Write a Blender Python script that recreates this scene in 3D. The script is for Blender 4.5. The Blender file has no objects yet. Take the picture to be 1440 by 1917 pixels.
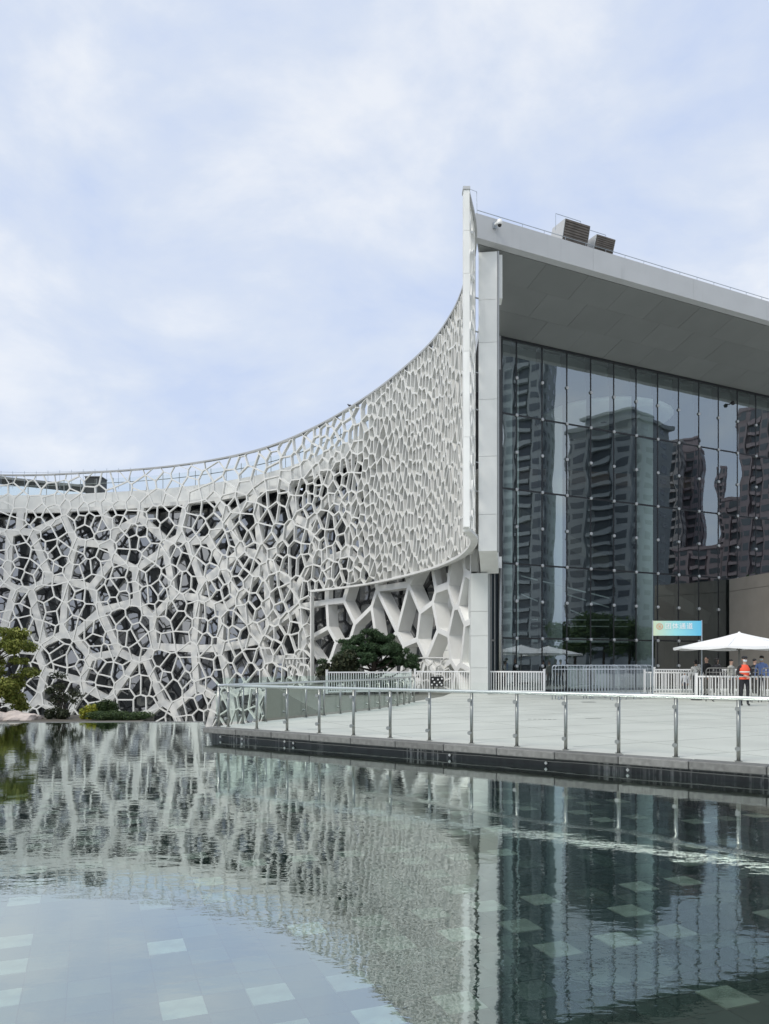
import bpy, bmesh, math, random
import numpy as np
from mathutils import Vector, Matrix, geometry
from math import radians, sin, cos, pi, sqrt, atan2

random.seed(7); np.random.seed(7)
scene = bpy.context.scene
C = scene.collection

# ------------------------------------------------------------------ camera, sky, sun, exposure
F = 1440.0; CXP = 720.0; HY = 1240.0; EYE = 1.5
cam_d = bpy.data.cameras.new('camera'); cam = bpy.data.objects.new('camera', cam_d); C.objects.link(cam)
cam.location = (0, 0, EYE); cam.rotation_euler = (radians(90), 0, 0)
cam_d.sensor_fit = 'VERTICAL'; cam_d.sensor_height = 36.0; cam_d.sensor_width = 27.04
cam_d.lens = 36.0 * F / 1917.0; cam_d.shift_y = (HY - 958.5) / 1917.0
cam_d.clip_end = 5000; cam_d.clip_start = 0.05
scene.camera = cam

SUN_EL, SUN_AZ = radians(52), radians(229)      # azimuth clockwise from +Y
world = bpy.data.worlds.new('World'); scene.world = world; world.use_nodes = True
nt = world.node_tree; nt.nodes.clear()
def wn(t, **k):
    n = nt.nodes.new(t)
    for a, b in k.items(): setattr(n, a, b)
    return n
wout = wn('ShaderNodeOutputWorld'); wbg = wn('ShaderNodeBackground')
sky = wn('ShaderNodeTexSky'); sky.sky_type = 'NISHITA'; sky.sun_disc = False
sky.sun_elevation = SUN_EL; sky.sun_rotation = SUN_AZ; sky.air_density = 1.2; sky.dust_density = 2.0
wtc = wn('ShaderNodeTexCoord'); wmap = wn('ShaderNodeMapping'); wmap.inputs['Scale'].default_value = (1.0, 1.0, 1.9)
wmap.inputs['Location'].default_value = (3.1, 0.4, 0.2)
nt.links.new(wtc.outputs['Generated'], wmap.inputs['Vector'])
wno = wn('ShaderNodeTexNoise'); wno.inputs['Scale'].default_value = 3.6; wno.inputs['Detail'].default_value = 7.0
wno.inputs['Roughness'].default_value = 0.56; wno.inputs['Distortion'].default_value = 0.25
nt.links.new(wmap.outputs['Vector'], wno.inputs['Vector'])
wramp = wn('ShaderNodeValToRGB')
e = wramp.color_ramp.elements
e[0].position = 0.36; e[0].color = (0.50, 0.58, 0.755, 1)
e[1].position = 0.63; e[1].color = (0.715, 0.745, 0.80, 1)
m_ = e.new(0.5); m_.color = (0.585, 0.645, 0.76, 1)
nt.links.new(wno.outputs['Fac'], wramp.inputs['Fac'])
skm = wn('ShaderNodeMix', data_type='RGBA', blend_type='MULTIPLY'); skm.inputs[0].default_value = 1.0
skm.inputs[7].default_value = (0.10, 0.10, 0.10, 1)
nt.links.new(sky.outputs[0], skm.inputs[6])
mixw = wn('ShaderNodeMix', data_type='RGBA'); mixw.inputs[0].default_value = 0.88
nt.links.new(skm.outputs[2], mixw.inputs[6]); nt.links.new(wramp.outputs['Color'], mixw.inputs[7])
nt.links.new(mixw.outputs[2], wbg.inputs['Color']); wbg.inputs['Strength'].default_value = 1.02
nt.links.new(wbg.outputs[0], wout.inputs['Surface'])

sd = bpy.data.lights.new('sun', 'SUN'); sd.energy = 1.75; sd.angle = radians(24); sd.color = (1.0, 0.955, 0.88)
sun = bpy.data.objects.new('sun', sd); C.objects.link(sun)
sdir = Vector((sin(SUN_AZ) * cos(SUN_EL), cos(SUN_AZ) * cos(SUN_EL), sin(SUN_EL)))
sun.rotation_euler = sdir.to_track_quat('Z', 'Y').to_euler(); sun.location = (0, -20, 60)

scene.view_settings.view_transform = 'Standard'; scene.view_settings.look = 'None'
scene.view_settings.exposure = 0.33; scene.view_settings.gamma = 1.0
scene.view_settings.use_curve_mapping = False
scene.render.engine = 'CYCLES'
scene.cycles.max_bounces = 9; scene.cycles.transparent_max_bounces = 16; scene.cycles.glossy_bounces = 4
scene.cycles.use_denoising = True

# ------------------------------------------------------------------ helpers
def P(x, y, D):
    """photograph pixel + distance -> world point"""
    return Vector(((x - CXP) / F * D, D, EYE + (HY - y) / F * D))
def G(x, D, z=0.0):
    return Vector(((x - CXP) / F * D, D, z))

MATS = {}
def mat(name, col, rough=0.6, metal=0.0, var=0.0, vscale=3.0, bump=0.0, bscale=40.0, spec=0.5, stain=None):
    if name in MATS: return MATS[name]
    m = bpy.data.materials.new(name); m.use_nodes = True; t = m.node_tree
    b = t.nodes['Principled BSDF']
    b.inputs['Base Color'].default_value = (*col, 1); b.inputs['Roughness'].default_value = rough
    b.inputs['Metallic'].default_value = metal; b.inputs['Specular IOR Level'].default_value = spec
    tc = t.nodes.new('ShaderNodeTexCoord')
    if var:
        n = t.nodes.new('ShaderNodeTexNoise'); n.inputs['Scale'].default_value = vscale; n.inputs['Detail'].default_value = 6
        t.links.new(tc.outputs['Object'], n.inputs['Vector'])
        r = t.nodes.new('ShaderNodeValToRGB')
        r.color_ramp.elements[0].position = 0.3; r.color_ramp.elements[1].position = 0.72
        r.color_ramp.elements[0].color = (*[max(0, c * (1 - var)) for c in col], 1)
        r.color_ramp.elements[1].color = (*[min(1, c * (1 + var)) for c in col], 1)
        t.links.new(n.outputs['Fac'], r.inputs['Fac'])
        last = r.outputs['Color']
        if stain:
            scol, sscale, lo, hi = stain
            mp = t.nodes.new('ShaderNodeMapping'); mp.inputs['Scale'].default_value = sscale
            t.links.new(tc.outputs['Object'], mp.inputs['Vector'])
            n2 = t.nodes.new('ShaderNodeTexNoise'); n2.inputs['Scale'].default_value = 1.0; n2.inputs['Detail'].default_value = 5
            t.links.new(mp.outputs['Vector'], n2.inputs['Vector'])
            mr = t.nodes.new('ShaderNodeMapRange'); mr.inputs['From Min'].default_value = lo; mr.inputs['From Max'].default_value = hi
            t.links.new(n2.outputs['Fac'], mr.inputs['Value'])
            mx = t.nodes.new('ShaderNodeMix'); mx.data_type = 'RGBA'
            n3 = t.nodes.new('ShaderNodeTexNoise'); n3.inputs['Scale'].default_value = 0.55; n3.inputs['Detail'].default_value = 3
            t.links.new(tc.outputs['Object'], n3.inputs['Vector'])
            m3 = t.nodes.new('ShaderNodeMapRange'); m3.inputs['From Min'].default_value = 0.44; m3.inputs['From Max'].default_value = 0.58
            t.links.new(n3.outputs['Fac'], m3.inputs['Value'])
            mm = t.nodes.new('ShaderNodeMath'); mm.operation = 'MULTIPLY'
            t.links.new(mr.outputs['Result'], mm.inputs[0]); t.links.new(m3.outputs['Result'], mm.inputs[1])
            t.links.new(mm.outputs[0], mx.inputs[0]); t.links.new(last, mx.inputs[6]); mx.inputs[7].default_value = (*scol, 1)
            last = mx.outputs[2]
        t.links.new(last, b.inputs['Base Color'])
    if bump:
        n = t.nodes.new('ShaderNodeTexNoise'); n.inputs['Scale'].default_value = bscale; n.inputs['Detail'].default_value = 4
        t.links.new(tc.outputs['Object'], n.inputs['Vector'])
        bp = t.nodes.new('ShaderNodeBump'); bp.inputs['Strength'].default_value = bump; bp.inputs['Distance'].default_value = 0.01
        t.links.new(n.outputs['Fac'], bp.inputs['Height']); t.links.new(bp.outputs['Normal'], b.inputs['Normal'])
    MATS[name] = m
    return m

def glass_mat(name, tint, ior=1.5, rough=0.0, gloss=(1, 1, 1), wave=0.0, wscale=0.5, add=0.0):
    if name in MATS: return MATS[name]
    m = bpy.data.materials.new(name); m.use_nodes = True; t = m.node_tree; t.nodes.clear()
    o = t.nodes.new('ShaderNodeOutputMaterial'); mx = t.nodes.new('ShaderNodeMixShader')
    tr = t.nodes.new('ShaderNodeBsdfTransparent'); tr.inputs['Color'].default_value = (*tint, 1)
    gl = t.nodes.new('ShaderNodeBsdfGlossy'); gl.inputs['Roughness'].default_value = rough; gl.inputs['Color'].default_value = (*gloss, 1)
    fr = t.nodes.new('ShaderNodeFresnel'); fr.inputs['IOR'].default_value = ior
    fac = fr.outputs[0]
    if add:
        ad = t.nodes.new('ShaderNodeMath'); ad.operation = 'ADD'; ad.use_clamp = True
        ad.inputs[1].default_value = add; t.links.new(fac, ad.inputs[0]); fac = ad.outputs[0]
    ge = t.nodes.new('ShaderNodeNewGeometry'); iv = t.nodes.new('ShaderNodeMath'); iv.operation = 'SUBTRACT'; iv.inputs[0].default_value = 1.0
    t.links.new(ge.outputs['Backfacing'], iv.inputs[1])
    ml = t.nodes.new('ShaderNodeMath'); ml.operation = 'MULTIPLY'; t.links.new(fac, ml.inputs[0]); t.links.new(iv.outputs[0], ml.inputs[1]); fac = ml.outputs[0]
    if wave:
        tc = t.nodes.new('ShaderNodeTexCoord'); n = t.nodes.new('ShaderNodeTexNoise'); n.inputs['Scale'].default_value = wscale
        n.inputs['Detail'].default_value = 1.0
        t.links.new(tc.outputs['Object'], n.inputs['Vector'])
        bp = t.nodes.new('ShaderNodeBump'); bp.inputs['Strength'].default_value = 1.0; bp.inputs['Distance'].default_value = wave
        t.links.new(n.outputs['Fac'], bp.inputs['Height']); t.links.new(bp.outputs['Normal'], gl.inputs['Normal'])
    t.links.new(fac, mx.inputs[0]); t.links.new(tr.outputs[0], mx.inputs[1]); t.links.new(gl.outputs[0], mx.inputs[2])
    t.links.new(mx.outputs[0], o.inputs['Surface'])
    MATS[name] = m
    return m

class MB:
    def __init__(s): s.v = []; s.f = []; s.mi = []
    def add(s, vs, fs, mi=0):
        o = len(s.v); s.v += [tuple(v) for v in vs]
        for f in fs: s.f.append(tuple(i + o for i in f)); s.mi.append(mi)
        return s
    def quad(s, a, b, c, d, mi=0): return s.add([a, b, c, d], [(0, 1, 2, 3)], mi)
    def box(s, c, size, rz=0.0, mi=0, M=None):
        hx, hy, hz = size[0] / 2, size[1] / 2, size[2] / 2
        vs = [Vector((x, y, z)) for z in (-hz, hz) for (x, y) in ((-hx, -hy), (hx, -hy), (hx, hy), (-hx, hy))]
        R = M if M is not None else Matrix.Rotation(rz, 3, 'Z')
        vs = [R @ v + Vector(c) for v in vs]
        return s.add(vs, [(3, 2, 1, 0), (4, 5, 6, 7), (0, 1, 5, 4), (1, 2, 6, 5), (2, 3, 7, 6), (3, 0, 4, 7)], mi)
    def beam(s, a, b, w, h, up=(0, 0, 1), mi=0):
        a, b = Vector(a), Vector(b); d = (b - a); L = d.length
        if L < 1e-6: return s
        d /= L; u = Vector(up); x = d.cross(u)
        if x.length < 1e-4: x = d.cross(Vector((1, 0, 0)))
        x.normalize(); y = x.cross(d)
        M = Matrix((x, d, y)).transposed()
        return s.box((a + b) / 2, (w, L, h), mi=mi, M=M)
    def prism(s, poly, z0, z1, mi=0):
        n = len(poly)
        ar = sum(poly[i][0] * poly[(i + 1) % n][1] - poly[(i + 1) % n][0] * poly[i][1] for i in range(n))
        if ar < 0: poly = list(reversed(poly))
        vs = [(p[0], p[1], z0) for p in poly] + [(p[0], p[1], z1) for p in poly]
        fs = [tuple(range(n - 1, -1, -1)), tuple(range(n, 2 * n))] + [(i, (i + 1) % n, n + (i + 1) % n, n + i) for i in range(n)]
        return s.add(vs, fs, mi)
    def tube(s, pts, r, n=8, mi=0, caps=True):
        pts = [Vector(p) for p in pts]; k = len(pts)
        rs = r if isinstance(r, (list, tuple)) else [r] * k
        o = len(s.v); prev = None
        for i, p in enumerate(pts):
            d = (pts[min(i + 1, k - 1)] - pts[max(i - 1, 0)]).normalized()
            if prev is None:
                x = d.cross(Vector((0, 0, 1)))
                if x.length < 1e-3: x = d.cross(Vector((1, 0, 0)))
            else:
                x = prev - d * prev.dot(d)
            x.normalize(); prev = x; y = d.cross(x)
            for j in range(n):
                a = 2 * pi * j / n
                s.v.append(tuple(p + (x * cos(a) + y * sin(a)) * rs[i]))
        for i in range(k - 1):
            for j in range(n):
                s.f.append((o + i * n + j, o + i * n + (j + 1) % n, o + (i + 1) * n + (j + 1) % n, o + (i + 1) * n + j)); s.mi.append(mi)
        if caps:
            s.f.append(tuple(o + j for j in range(n - 1, -1, -1))); s.mi.append(mi)
            s.f.append(tuple(o + (k - 1) * n + j for j in range(n))); s.mi.append(mi)
        return s
    def sphere(s, c, r, nu=12, nv=8, mi=0):
        c = Vector(c); r = r if isinstance(r, (tuple, list, Vector)) else (r, r, r)
        vs = []; fs = []
        for i in range(nv + 1):
            th = pi * i / nv
            for j in range(nu):
                ph = 2 * pi * j / nu
                vs.append(c + Vector((r[0] * sin(th) * cos(ph), r[1] * sin(th) * sin(ph), r[2] * cos(th))))
        for i in range(nv):
            for j in range(nu):
                fs.append((i * nu + j, (i + 1) * nu + j, (i + 1) * nu + (j + 1) % nu, i * nu + (j + 1) % nu))
        return s.add(vs, fs, mi)
    def mesh(s, name):
        me = bpy.data.meshes.new(name); me.from_pydata(s.v, [], s.f)
        if any(s.mi): me.polygons.foreach_set('material_index', s.mi)
        me.update(); return me
    def build(s, name, m, parent=None, smooth=False, **tags):
        me = s.mesh(name)
        for mm in (m if isinstance(m, (list, tuple)) else [m]): me.materials.append(mm)
        if smooth: me.polygons.foreach_set('use_smooth', [True] * len(me.polygons))
        return link(bpy.data.objects.new(name, me), parent, **tags)

def link(o, parent=None, **tags):
    C.objects.link(o)
    if parent is not None: o.parent = parent
    for k, v in tags.items():
        if v: o[k] = v
    return o
def thing(name, label, category, loc=(0, 0, 0), rz=0.0, group=None):
    o = bpy.data.objects.new(name, None); o.empty_display_size = 0.3
    o.location = loc; o.rotation_euler = (0, 0, rz)
    return link(o, None, label=label, category=category, group=group)
def inst(name, me, parent, loc=(0, 0, 0), rz=0.0, scale=None):
    o = bpy.data.objects.new(name, me); o.location = loc; o.rotation_euler = (0, 0, rz)
    if scale: o.scale = scale
    return link(o, parent)
def wmesh(mb, name, m):
    me = mb.mesh(name); me.materials.append(m); return me
def copy_tree(o, parent=None):
    c = o.copy(); C.objects.link(c); c.parent = parent
    for ch in list(o.children): copy_tree(ch, c)
    return c

# ------------------------------------------------------------------ materials
M_white = mat('white_panel', (0.82, 0.825, 0.79), 0.55, var=0.05, vscale=1.2, stain=((0.68, 0.685, 0.65), (2.5, 2.5, 0.25), 0.58, 0.85))
M_lat = mat('lattice_white', (0.74, 0.74, 0.705), 0.5, var=0.07, vscale=1.5, stain=((0.55, 0.54, 0.50), (2.0, 2.0, 0.35), 0.52, 0.8))
M_cell = mat('cell_concrete', (0.77, 0.77, 0.74), 0.6, var=0.06, vscale=0.9, stain=((0.58, 0.58, 0.55), (1.5, 1.5, 0.2), 0.55, 0.85))
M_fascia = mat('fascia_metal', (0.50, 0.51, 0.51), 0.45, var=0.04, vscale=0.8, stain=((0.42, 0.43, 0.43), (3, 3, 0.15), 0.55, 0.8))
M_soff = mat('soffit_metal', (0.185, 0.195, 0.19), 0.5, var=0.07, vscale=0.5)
M_dark = mat('dark_frame', (0.012, 0.014, 0.016), 0.35)
M_dpane = mat('dark_glazing', (0.03, 0.036, 0.042), 0.05, spec=0.9, var=0.4, vscale=0.35)
M_dpane.node_tree.nodes['Principled BSDF'].inputs['IOR'].default_value = 2.4
M_steel = mat('brushed_steel', (0.36, 0.365, 0.345), 0.36, metal=1.0, var=0.06, vscale=8)
M_galv = mat('galvanised_steel', (0.42, 0.46, 0.50), 0.4, metal=0.75, var=0.1, vscale=6)
M_dsteel = mat('grey_steel', (0.22, 0.22, 0.21), 0.45, metal=0.7, var=0.1, vscale=6)
M_plas = mat('white_plastic', (0.82, 0.82, 0.80), 0.4, var=0.03)
M_black = mat('black_rubber', (0.015, 0.015, 0.015), 0.6)
M_plaza = mat('plaza_stone', (0.53, 0.54, 0.49), 0.6, var=0.10, vscale=0.6, bump=0.1, bscale=30, stain=((0.50, 0.52, 0.48), (0.25, 1.2, 1), 0.55, 0.8))
M_cope = mat('coping_granite', (0.155, 0.155, 0.145), 0.55, var=0.22, vscale=14, bump=0.15, bscale=60)
M_pwall = mat('pool_wall_stone', (0.022, 0.025, 0.027), 0.4, var=0.5, vscale=5, stain=((0.36, 0.36, 0.36), (20.0, 20.0, 2.2), 0.50, 0.68))
M_tile = mat('pool_tile_dark', (0.042, 0.080, 0.068), 0.5, var=0.35, vscale=0.9)
M_ptile = mat('pool_tile_pale', (0.52, 0.60, 0.52), 0.5, var=0.3, vscale=5)
M_soil = mat('soil', (0.10, 0.09, 0.07), 0.9, var=0.3, vscale=3, bump=0.4, bscale=20)
M_gravel = mat('gravel', (0.17, 0.175, 0.15), 0.9, var=0.25, vscale=9, bump=0.5, bscale=40)
M_ground = mat('ground_asphalt', (0.08, 0.08, 0.08), 0.9, var=0.2, vscale=0.3)
M_rock = mat('pale_pink_rock', (0.52, 0.45, 0.40), 0.85, var=0.25, vscale=3, bump=0.6, bscale=8)
M_bark = mat('bark', (0.055, 0.042, 0.032), 0.9, var=0.4, vscale=10, bump=0.6, bscale=25)
M_canvas = mat('white_canvas', (0.86, 0.86, 0.85), 0.8, var=0.02)
M_conc = mat('brown_concrete', (0.235, 0.215, 0.19), 0.7, var=0.08, vscale=1.2, stain=((0.19, 0.17, 0.15), (1, 1, 0.2), 0.5, 0.8))
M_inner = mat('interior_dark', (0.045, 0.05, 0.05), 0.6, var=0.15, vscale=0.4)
M_icol = mat('interior_column_paint', (0.72, 0.75, 0.74), 0.5)
M_glassw = glass_mat('curtain_glass', (0.78, 0.88, 0.85), 1.5, gloss=(0.75, 0.83, 0.86), wave=0.007, wscale=0.45, add=0.32)
M_balg = glass_mat('clear_glass', (0.955, 0.975, 0.968), 1.2, add=0.006)
M_railg = glass_mat('rail_glass', (0.975, 0.985, 0.98), 1.18, add=0.004)

def leaf_mat(name, cols, rough=0.6):
    m = bpy.data.materials.new(name); m.use_nodes = True; t = m.node_tree; b = t.nodes['Principled BSDF']
    b.inputs['Roughness'].default_value = rough; b.inputs['Specular IOR Level'].default_value = 0.25
    g = t.nodes.new('ShaderNodeNewGeometry'); r = t.nodes.new('ShaderNodeValToRGB')
    r.color_ramp.elements[0].color = (*cols[0], 1); r.color_ramp.elements[1].color = (*cols[-1], 1)
    if len(cols) > 2:
        k = r.color_ramp.elements.new(0.5); k.color = (*cols[1], 1)
    t.links.new(g.outputs['Random Per Island'], r.inputs['Fac']); t.links.new(r.outputs['Color'], b.inputs['Base Color'])
    tr = t.nodes.new('ShaderNodeBsdfTranslucent'); t.links.new(r.outputs['Color'], tr.inputs['Color'])
    mx = t.nodes.new('ShaderNodeMixShader'); mx.inputs[0].default_value = 0.25
    t.links.new(b.outputs[0], mx.inputs[1]); t.links.new(tr.outputs[0], mx.inputs[2])
    t.links.new(mx.outputs[0], t.nodes['Material Output'].inputs['Surface'])
    return m
M_pine = leaf_mat('pine_needles', [(0.028, 0.055, 0.026), (0.045, 0.085, 0.038), (0.07, 0.115, 0.05)])
M_maple = leaf_mat('olive_leaves', [(0.11, 0.14, 0.025), (0.19, 0.22, 0.045), (0.31, 0.31, 0.08)])
M_dleaf = leaf_mat('dark_leaves', [(0.022, 0.030, 0.018), (0.04, 0.052, 0.026), (0.065, 0.07, 0.035)])
M_shrub = leaf_mat('shrub_leaves', [(0.025, 0.048, 0.018), (0.05, 0.082, 0.028), (0.08, 0.12, 0.04)])
M_yel = leaf_mat('yellow_leaves', [(0.20, 0.24, 0.03), (0.34, 0.36, 0.05), (0.46, 0.42, 0.06)])
M_tree = leaf_mat('street_leaves', [(0.03, 0.06, 0.022), (0.05, 0.09, 0.03), (0.08, 0.12, 0.04)])

def panel_tone(m, amt):
    t = m.node_tree; b = t.nodes['Principled BSDF']; src = b.inputs['Base Color'].links[0].from_socket
    oi = t.nodes.new('ShaderNodeObjectInfo'); mr = t.nodes.new('ShaderNodeMapRange'); mr.inputs['To Min'].default_value = 1 - amt; mr.inputs['To Max'].default_value = 1 + amt
    t.links.new(oi.outputs['Random'], mr.inputs['Value'])
    hs = t.nodes.new('ShaderNodeHueSaturation'); t.links.new(mr.outputs['Result'], hs.inputs['Value']); t.links.new(src, hs.inputs['Color'])
    t.links.new(hs.outputs['Color'], b.inputs['Base Color'])
panel_tone(M_white, .045); panel_tone(M_fascia, .04); panel_tone(M_soff, .05); panel_tone(M_cope, .22); panel_tone(M_tile, .25); panel_tone(M_ptile, .25)

# ------------------------------------------------------------------ Voronoi tools
def poisson(x0, x1, y0, y1, rf, tries):
    cell = 1.0; grid = {}; pts = []
    rng = np.random.default_rng(int(tries * 7 + (x1 - x0) * 13)); rx = rng.random(tries); ry = rng.random(tries)
    for i in range(tries):
        x = x0 + (x1 - x0) * rx[i]; y = y0 + (y1 - y0) * ry[i]; r = rf(x, y); k = int(math.ceil(r / cell))
        gx, gy = int(x // cell), int(y // cell); ok = True
        for a in range(gx - k, gx + k + 1):
            for b in range(gy - k, gy + k + 1):
                for q in grid.get((a, b), ()):
                    if (q[0] - x) ** 2 + (q[1] - y) ** 2 < r * r: ok = False; break
                if not ok: break
            if not ok: break
        if ok:
            grid.setdefault((gx, gy), []).append((x, y)); pts.append((x, y))
    return pts
def voronoi(pts, merge):
    r = geometry.delaunay_2d_cdt([Vector(p) for p in pts], [], [], 0, 1e-6)
    V, T = r[0], r[2]
    cc = []
    for t in T:
        a, b, c = (V[i] for i in t)
        d = 2 * (a.x * (b.y - c.y) + b.x * (c.y - a.y) + c.x * (a.y - b.y))
        if abs(d) < 1e-9: cc.append(None); continue
        a2, b2, c2 = a.length_squared, b.length_squared, c.length_squared
        cc.append(((a2 * (b.y - c.y) + b2 * (c.y - a.y) + c2 * (a.y - b.y)) / d,
                   (a2 * (c.x - b.x) + b2 * (a.x - c.x) + c2 * (b.x - a.x)) / d))
    # merge close vertices
    par = list(range(len(T)))
    def find(i):
        while par[i] != i: par[i] = par[par[i]]; i = par[i]
        return i
    edge = {}
    for ti, t in enumerate(T):
        for i in range(3):
            k = tuple(sorted((t[i], t[(i + 1) % 3])))
            edge.setdefault(k, []).append(ti)
    for k, tt in edge.items():
        if len(tt) == 2 and cc[tt[0]] and cc[tt[1]]:
            a, b = cc[tt[0]], cc[tt[1]]
            if (a[0] - b[0]) ** 2 + (a[1] - b[1]) ** 2 < merge * merge: par[find(tt[0])] = find(tt[1])
    gs = {}
    for i in range(len(T)):
        if cc[i]: gs.setdefault(find(i), []).append(cc[i])
    cen = {k: (sum(p[0] for p in v) / len(v), sum(p[1] for p in v) / len(v)) for k, v in gs.items()}
    inc = {}
    for ti, t in enumerate(T):
        for i in t: inc.setdefault(i, []).append(ti)
    cells = []
    for si, tl in inc.items():
        s = V[si]
        ring = [(atan2(sum(V[i].y for i in T[ti]) / 3 - s.y, sum(V[i].x for i in T[ti]) / 3 - s.x), find(ti)) for ti in tl if cc[ti]]
        ring.sort(); poly = []
        for a, k in ring:
            if not poly or poly[-1] != cen[k]: poly.append(cen[k])
        if len(poly) > 1 and poly[0] == poly[-1]: poly.pop()
        if len(poly) >= 3: cells.append(((s.x, s.y), poly))
    return cells
def clip(poly, nx, ny, d):
    """keep nx*x+ny*y <= d"""
    out = []; n = len(poly)
    for i in range(n):
        a, b = poly[i], poly[(i + 1) % n]
        da, db = nx * a[0] + ny * a[1] - d, nx * b[0] + ny * b[1] - d
        if da <= 0: out.append(a)
        if (da < 0 < db) or (db < 0 < da):
            t = da / (da - db); out.append((a[0] + (b[0] - a[0]) * t, a[1] + (b[1] - a[1]) * t))
    return out
def dedupe(poly, eps):
    out = []
    for p in poly:
        if not out or (p[0] - out[-1][0]) ** 2 + (p[1] - out[-1][1]) ** 2 > eps * eps: out.append(p)
    while len(out) > 1 and (out[0][0] - out[-1][0]) ** 2 + (out[0][1] - out[-1][1]) ** 2 < eps * eps: out.pop()
    return out
def area(poly):
    return 0.5 * sum(poly[i][0] * poly[(i + 1) % len(poly)][1] - poly[(i + 1) % len(poly)][0] * poly[i][1] for i in range(len(poly)))
def inset(poly, w):
    n = len(poly); out = []
    for i in range(n):
        p, a, b = Vector(poly[i]), Vector(poly[i - 1]), Vector(poly[(i + 1) % n])
        d1 = (p - a).normalized(); d2 = (b - p).normalized()
        n1 = Vector((-d1.y, d1.x)); n2 = Vector((-d2.y, d2.x))
        m = n1 + n2
        if m.length < 0.2: m = n1
        m.normalize(); k = max(0.45, m.dot(n1))
        out.append(tuple(p + m * (w / k)))
    c = (sum(p[0] for p in poly) / n, sum(p[1] for p in poly) / n)
    # flipped edges collapse to their middle
    for i in range(n):
        j = (i + 1) % n
        e0 = Vector(poly[j]) - Vector(poly[i]); e1 = Vector(out[j]) - Vector(out[i])
        if e0.dot(e1) < 0:
            mid = ((out[i][0] + out[j][0]) / 2, (out[i][1] + out[j][1]) / 2); out[i] = mid; out[j] = mid
    return out

# ------------------------------------------------------------------ the curved court wall in plan
CP = [(-56, 58.0), (-44, 63.6), (-32.9, 65.8), (-25, 64.9), (-17, 62.6), (-10.1, 58.6), (-5.2, 54.0), (-1.0, 48.7), (2.05, 42.0), (3.25, 37.6), (3.62, 34.2), (3.52, 31.2), (2.98, 29.0)]
TOPZ = [17.2, 17.4, 17.5, 17.5, 17.5, 17.55, 17.85, 18.4, 18.45, 18.5, 18.65, 18.9, 19.15]
def catmull(ps, n=24):
    out = []
    for i in range(len(ps) - 1):
        p0 = ps[max(i - 1, 0)]; p1 = ps[i]; p2 = ps[i + 1]; p3 = ps[min(i + 2, len(ps) - 1)]
        for k in range(n):
            t = k / n
            out.append(tuple(0.5 * ((2 * b) + (-a + c) * t + (2 * a - 5 * b + 4 * c - d) * t * t + (-a + 3 * b - 3 * c + d) * t ** 3)
                             for a, b, c, d in zip(p0, p1, p2, p3)))
    out.append(tuple(ps[-1])); return out
_c = np.array(catmull([(a[0], a[1], h) for a, h in zip(CP, TOPZ)]))
_seg = np.sqrt(np.diff(_c[:, 0]) ** 2 + np.diff(_c[:, 1]) ** 2)
_S = np.concatenate([[0], np.cumsum(_seg)]); LEN = float(_S[-1])
def curve(s, off=0.0):
    s = min(max(s, 0), LEN)
    x, y = np.interp(s, _S, _c[:, 0]), np.interp(s, _S, _c[:, 1])
    a, b = max(s - 0.3, 0), min(s + 0.3, LEN)
    tx, ty = np.interp(b, _S, _c[:, 0]) - np.interp(a, _S, _c[:, 0]), np.interp(b, _S, _c[:, 1]) - np.interp(a, _S, _c[:, 1])
    l = sqrt(tx * tx + ty * ty)
    return float(x - ty / l * off), float(y + tx / l * off)
def topz(s): return float(np.interp(min(max(s, 0), LEN), _S, _c[:, 2]))
def s_at_y(Y):
    i = int(np.argmin(np.abs(_c[60:, 1] - Y))) + 60
    return float(_S[i])
ZB = 6.53                         # bottom edge of the screen over the entrance
SE = s_at_y(54.1)                 # where the screen stops reaching the ground
def W3(s, z, off):
    x, y = curve(s, off); return (x, y, z)

def lattice(cells, w, off, depth, clipper, eps=0.07, maxlen=None):
    """front ring, inner walls and back ring of every cell, following the curve"""
    mb = MB(); holes = []
    for site, poly in cells:
        poly = clipper(site, poly)
        if not poly: continue
        poly = dedupe(poly, eps)
        if len(poly) < 3 or abs(area(poly)) < 0.05: continue
        if area(poly) < 0: poly.reverse()
        ins = inset(poly, w(*site) if callable(w) else w)
        if area(ins) < 0.01:
            c = (sum(p[0] for p in poly) / len(poly), sum(p[1] for p in poly) / len(poly))
            ins = [(c[0] + (p[0] - c[0]) * 0.3, c[1] + (p[1] - c[1]) * 0.3) for p in poly]
        n = len(poly); dq = (lambda s: depth(s, site[1])) if callable(depth) else (lambda s: depth)
        vs = [W3(p[0], p[1], off) for p in poly] + [W3(p[0], p[1], off) for p in ins] + \
             [W3(p[0], p[1], off + dq(p[0])) for p in ins] + [W3(p[0], p[1], off + dq(p[0])) for p in poly]
        fs = []
        for i in range(n):
            j = (i + 1) % n
            fs += [(i, j, n + j, n + i), (n + i, n + j, 2 * n + j, 2 * n + i), (2 * n + i, 2 * n + j, 3 * n + j, 3 * n + i)]
        mb.add(vs, fs); holes.append((site, ins))
    return mb, holes

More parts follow.
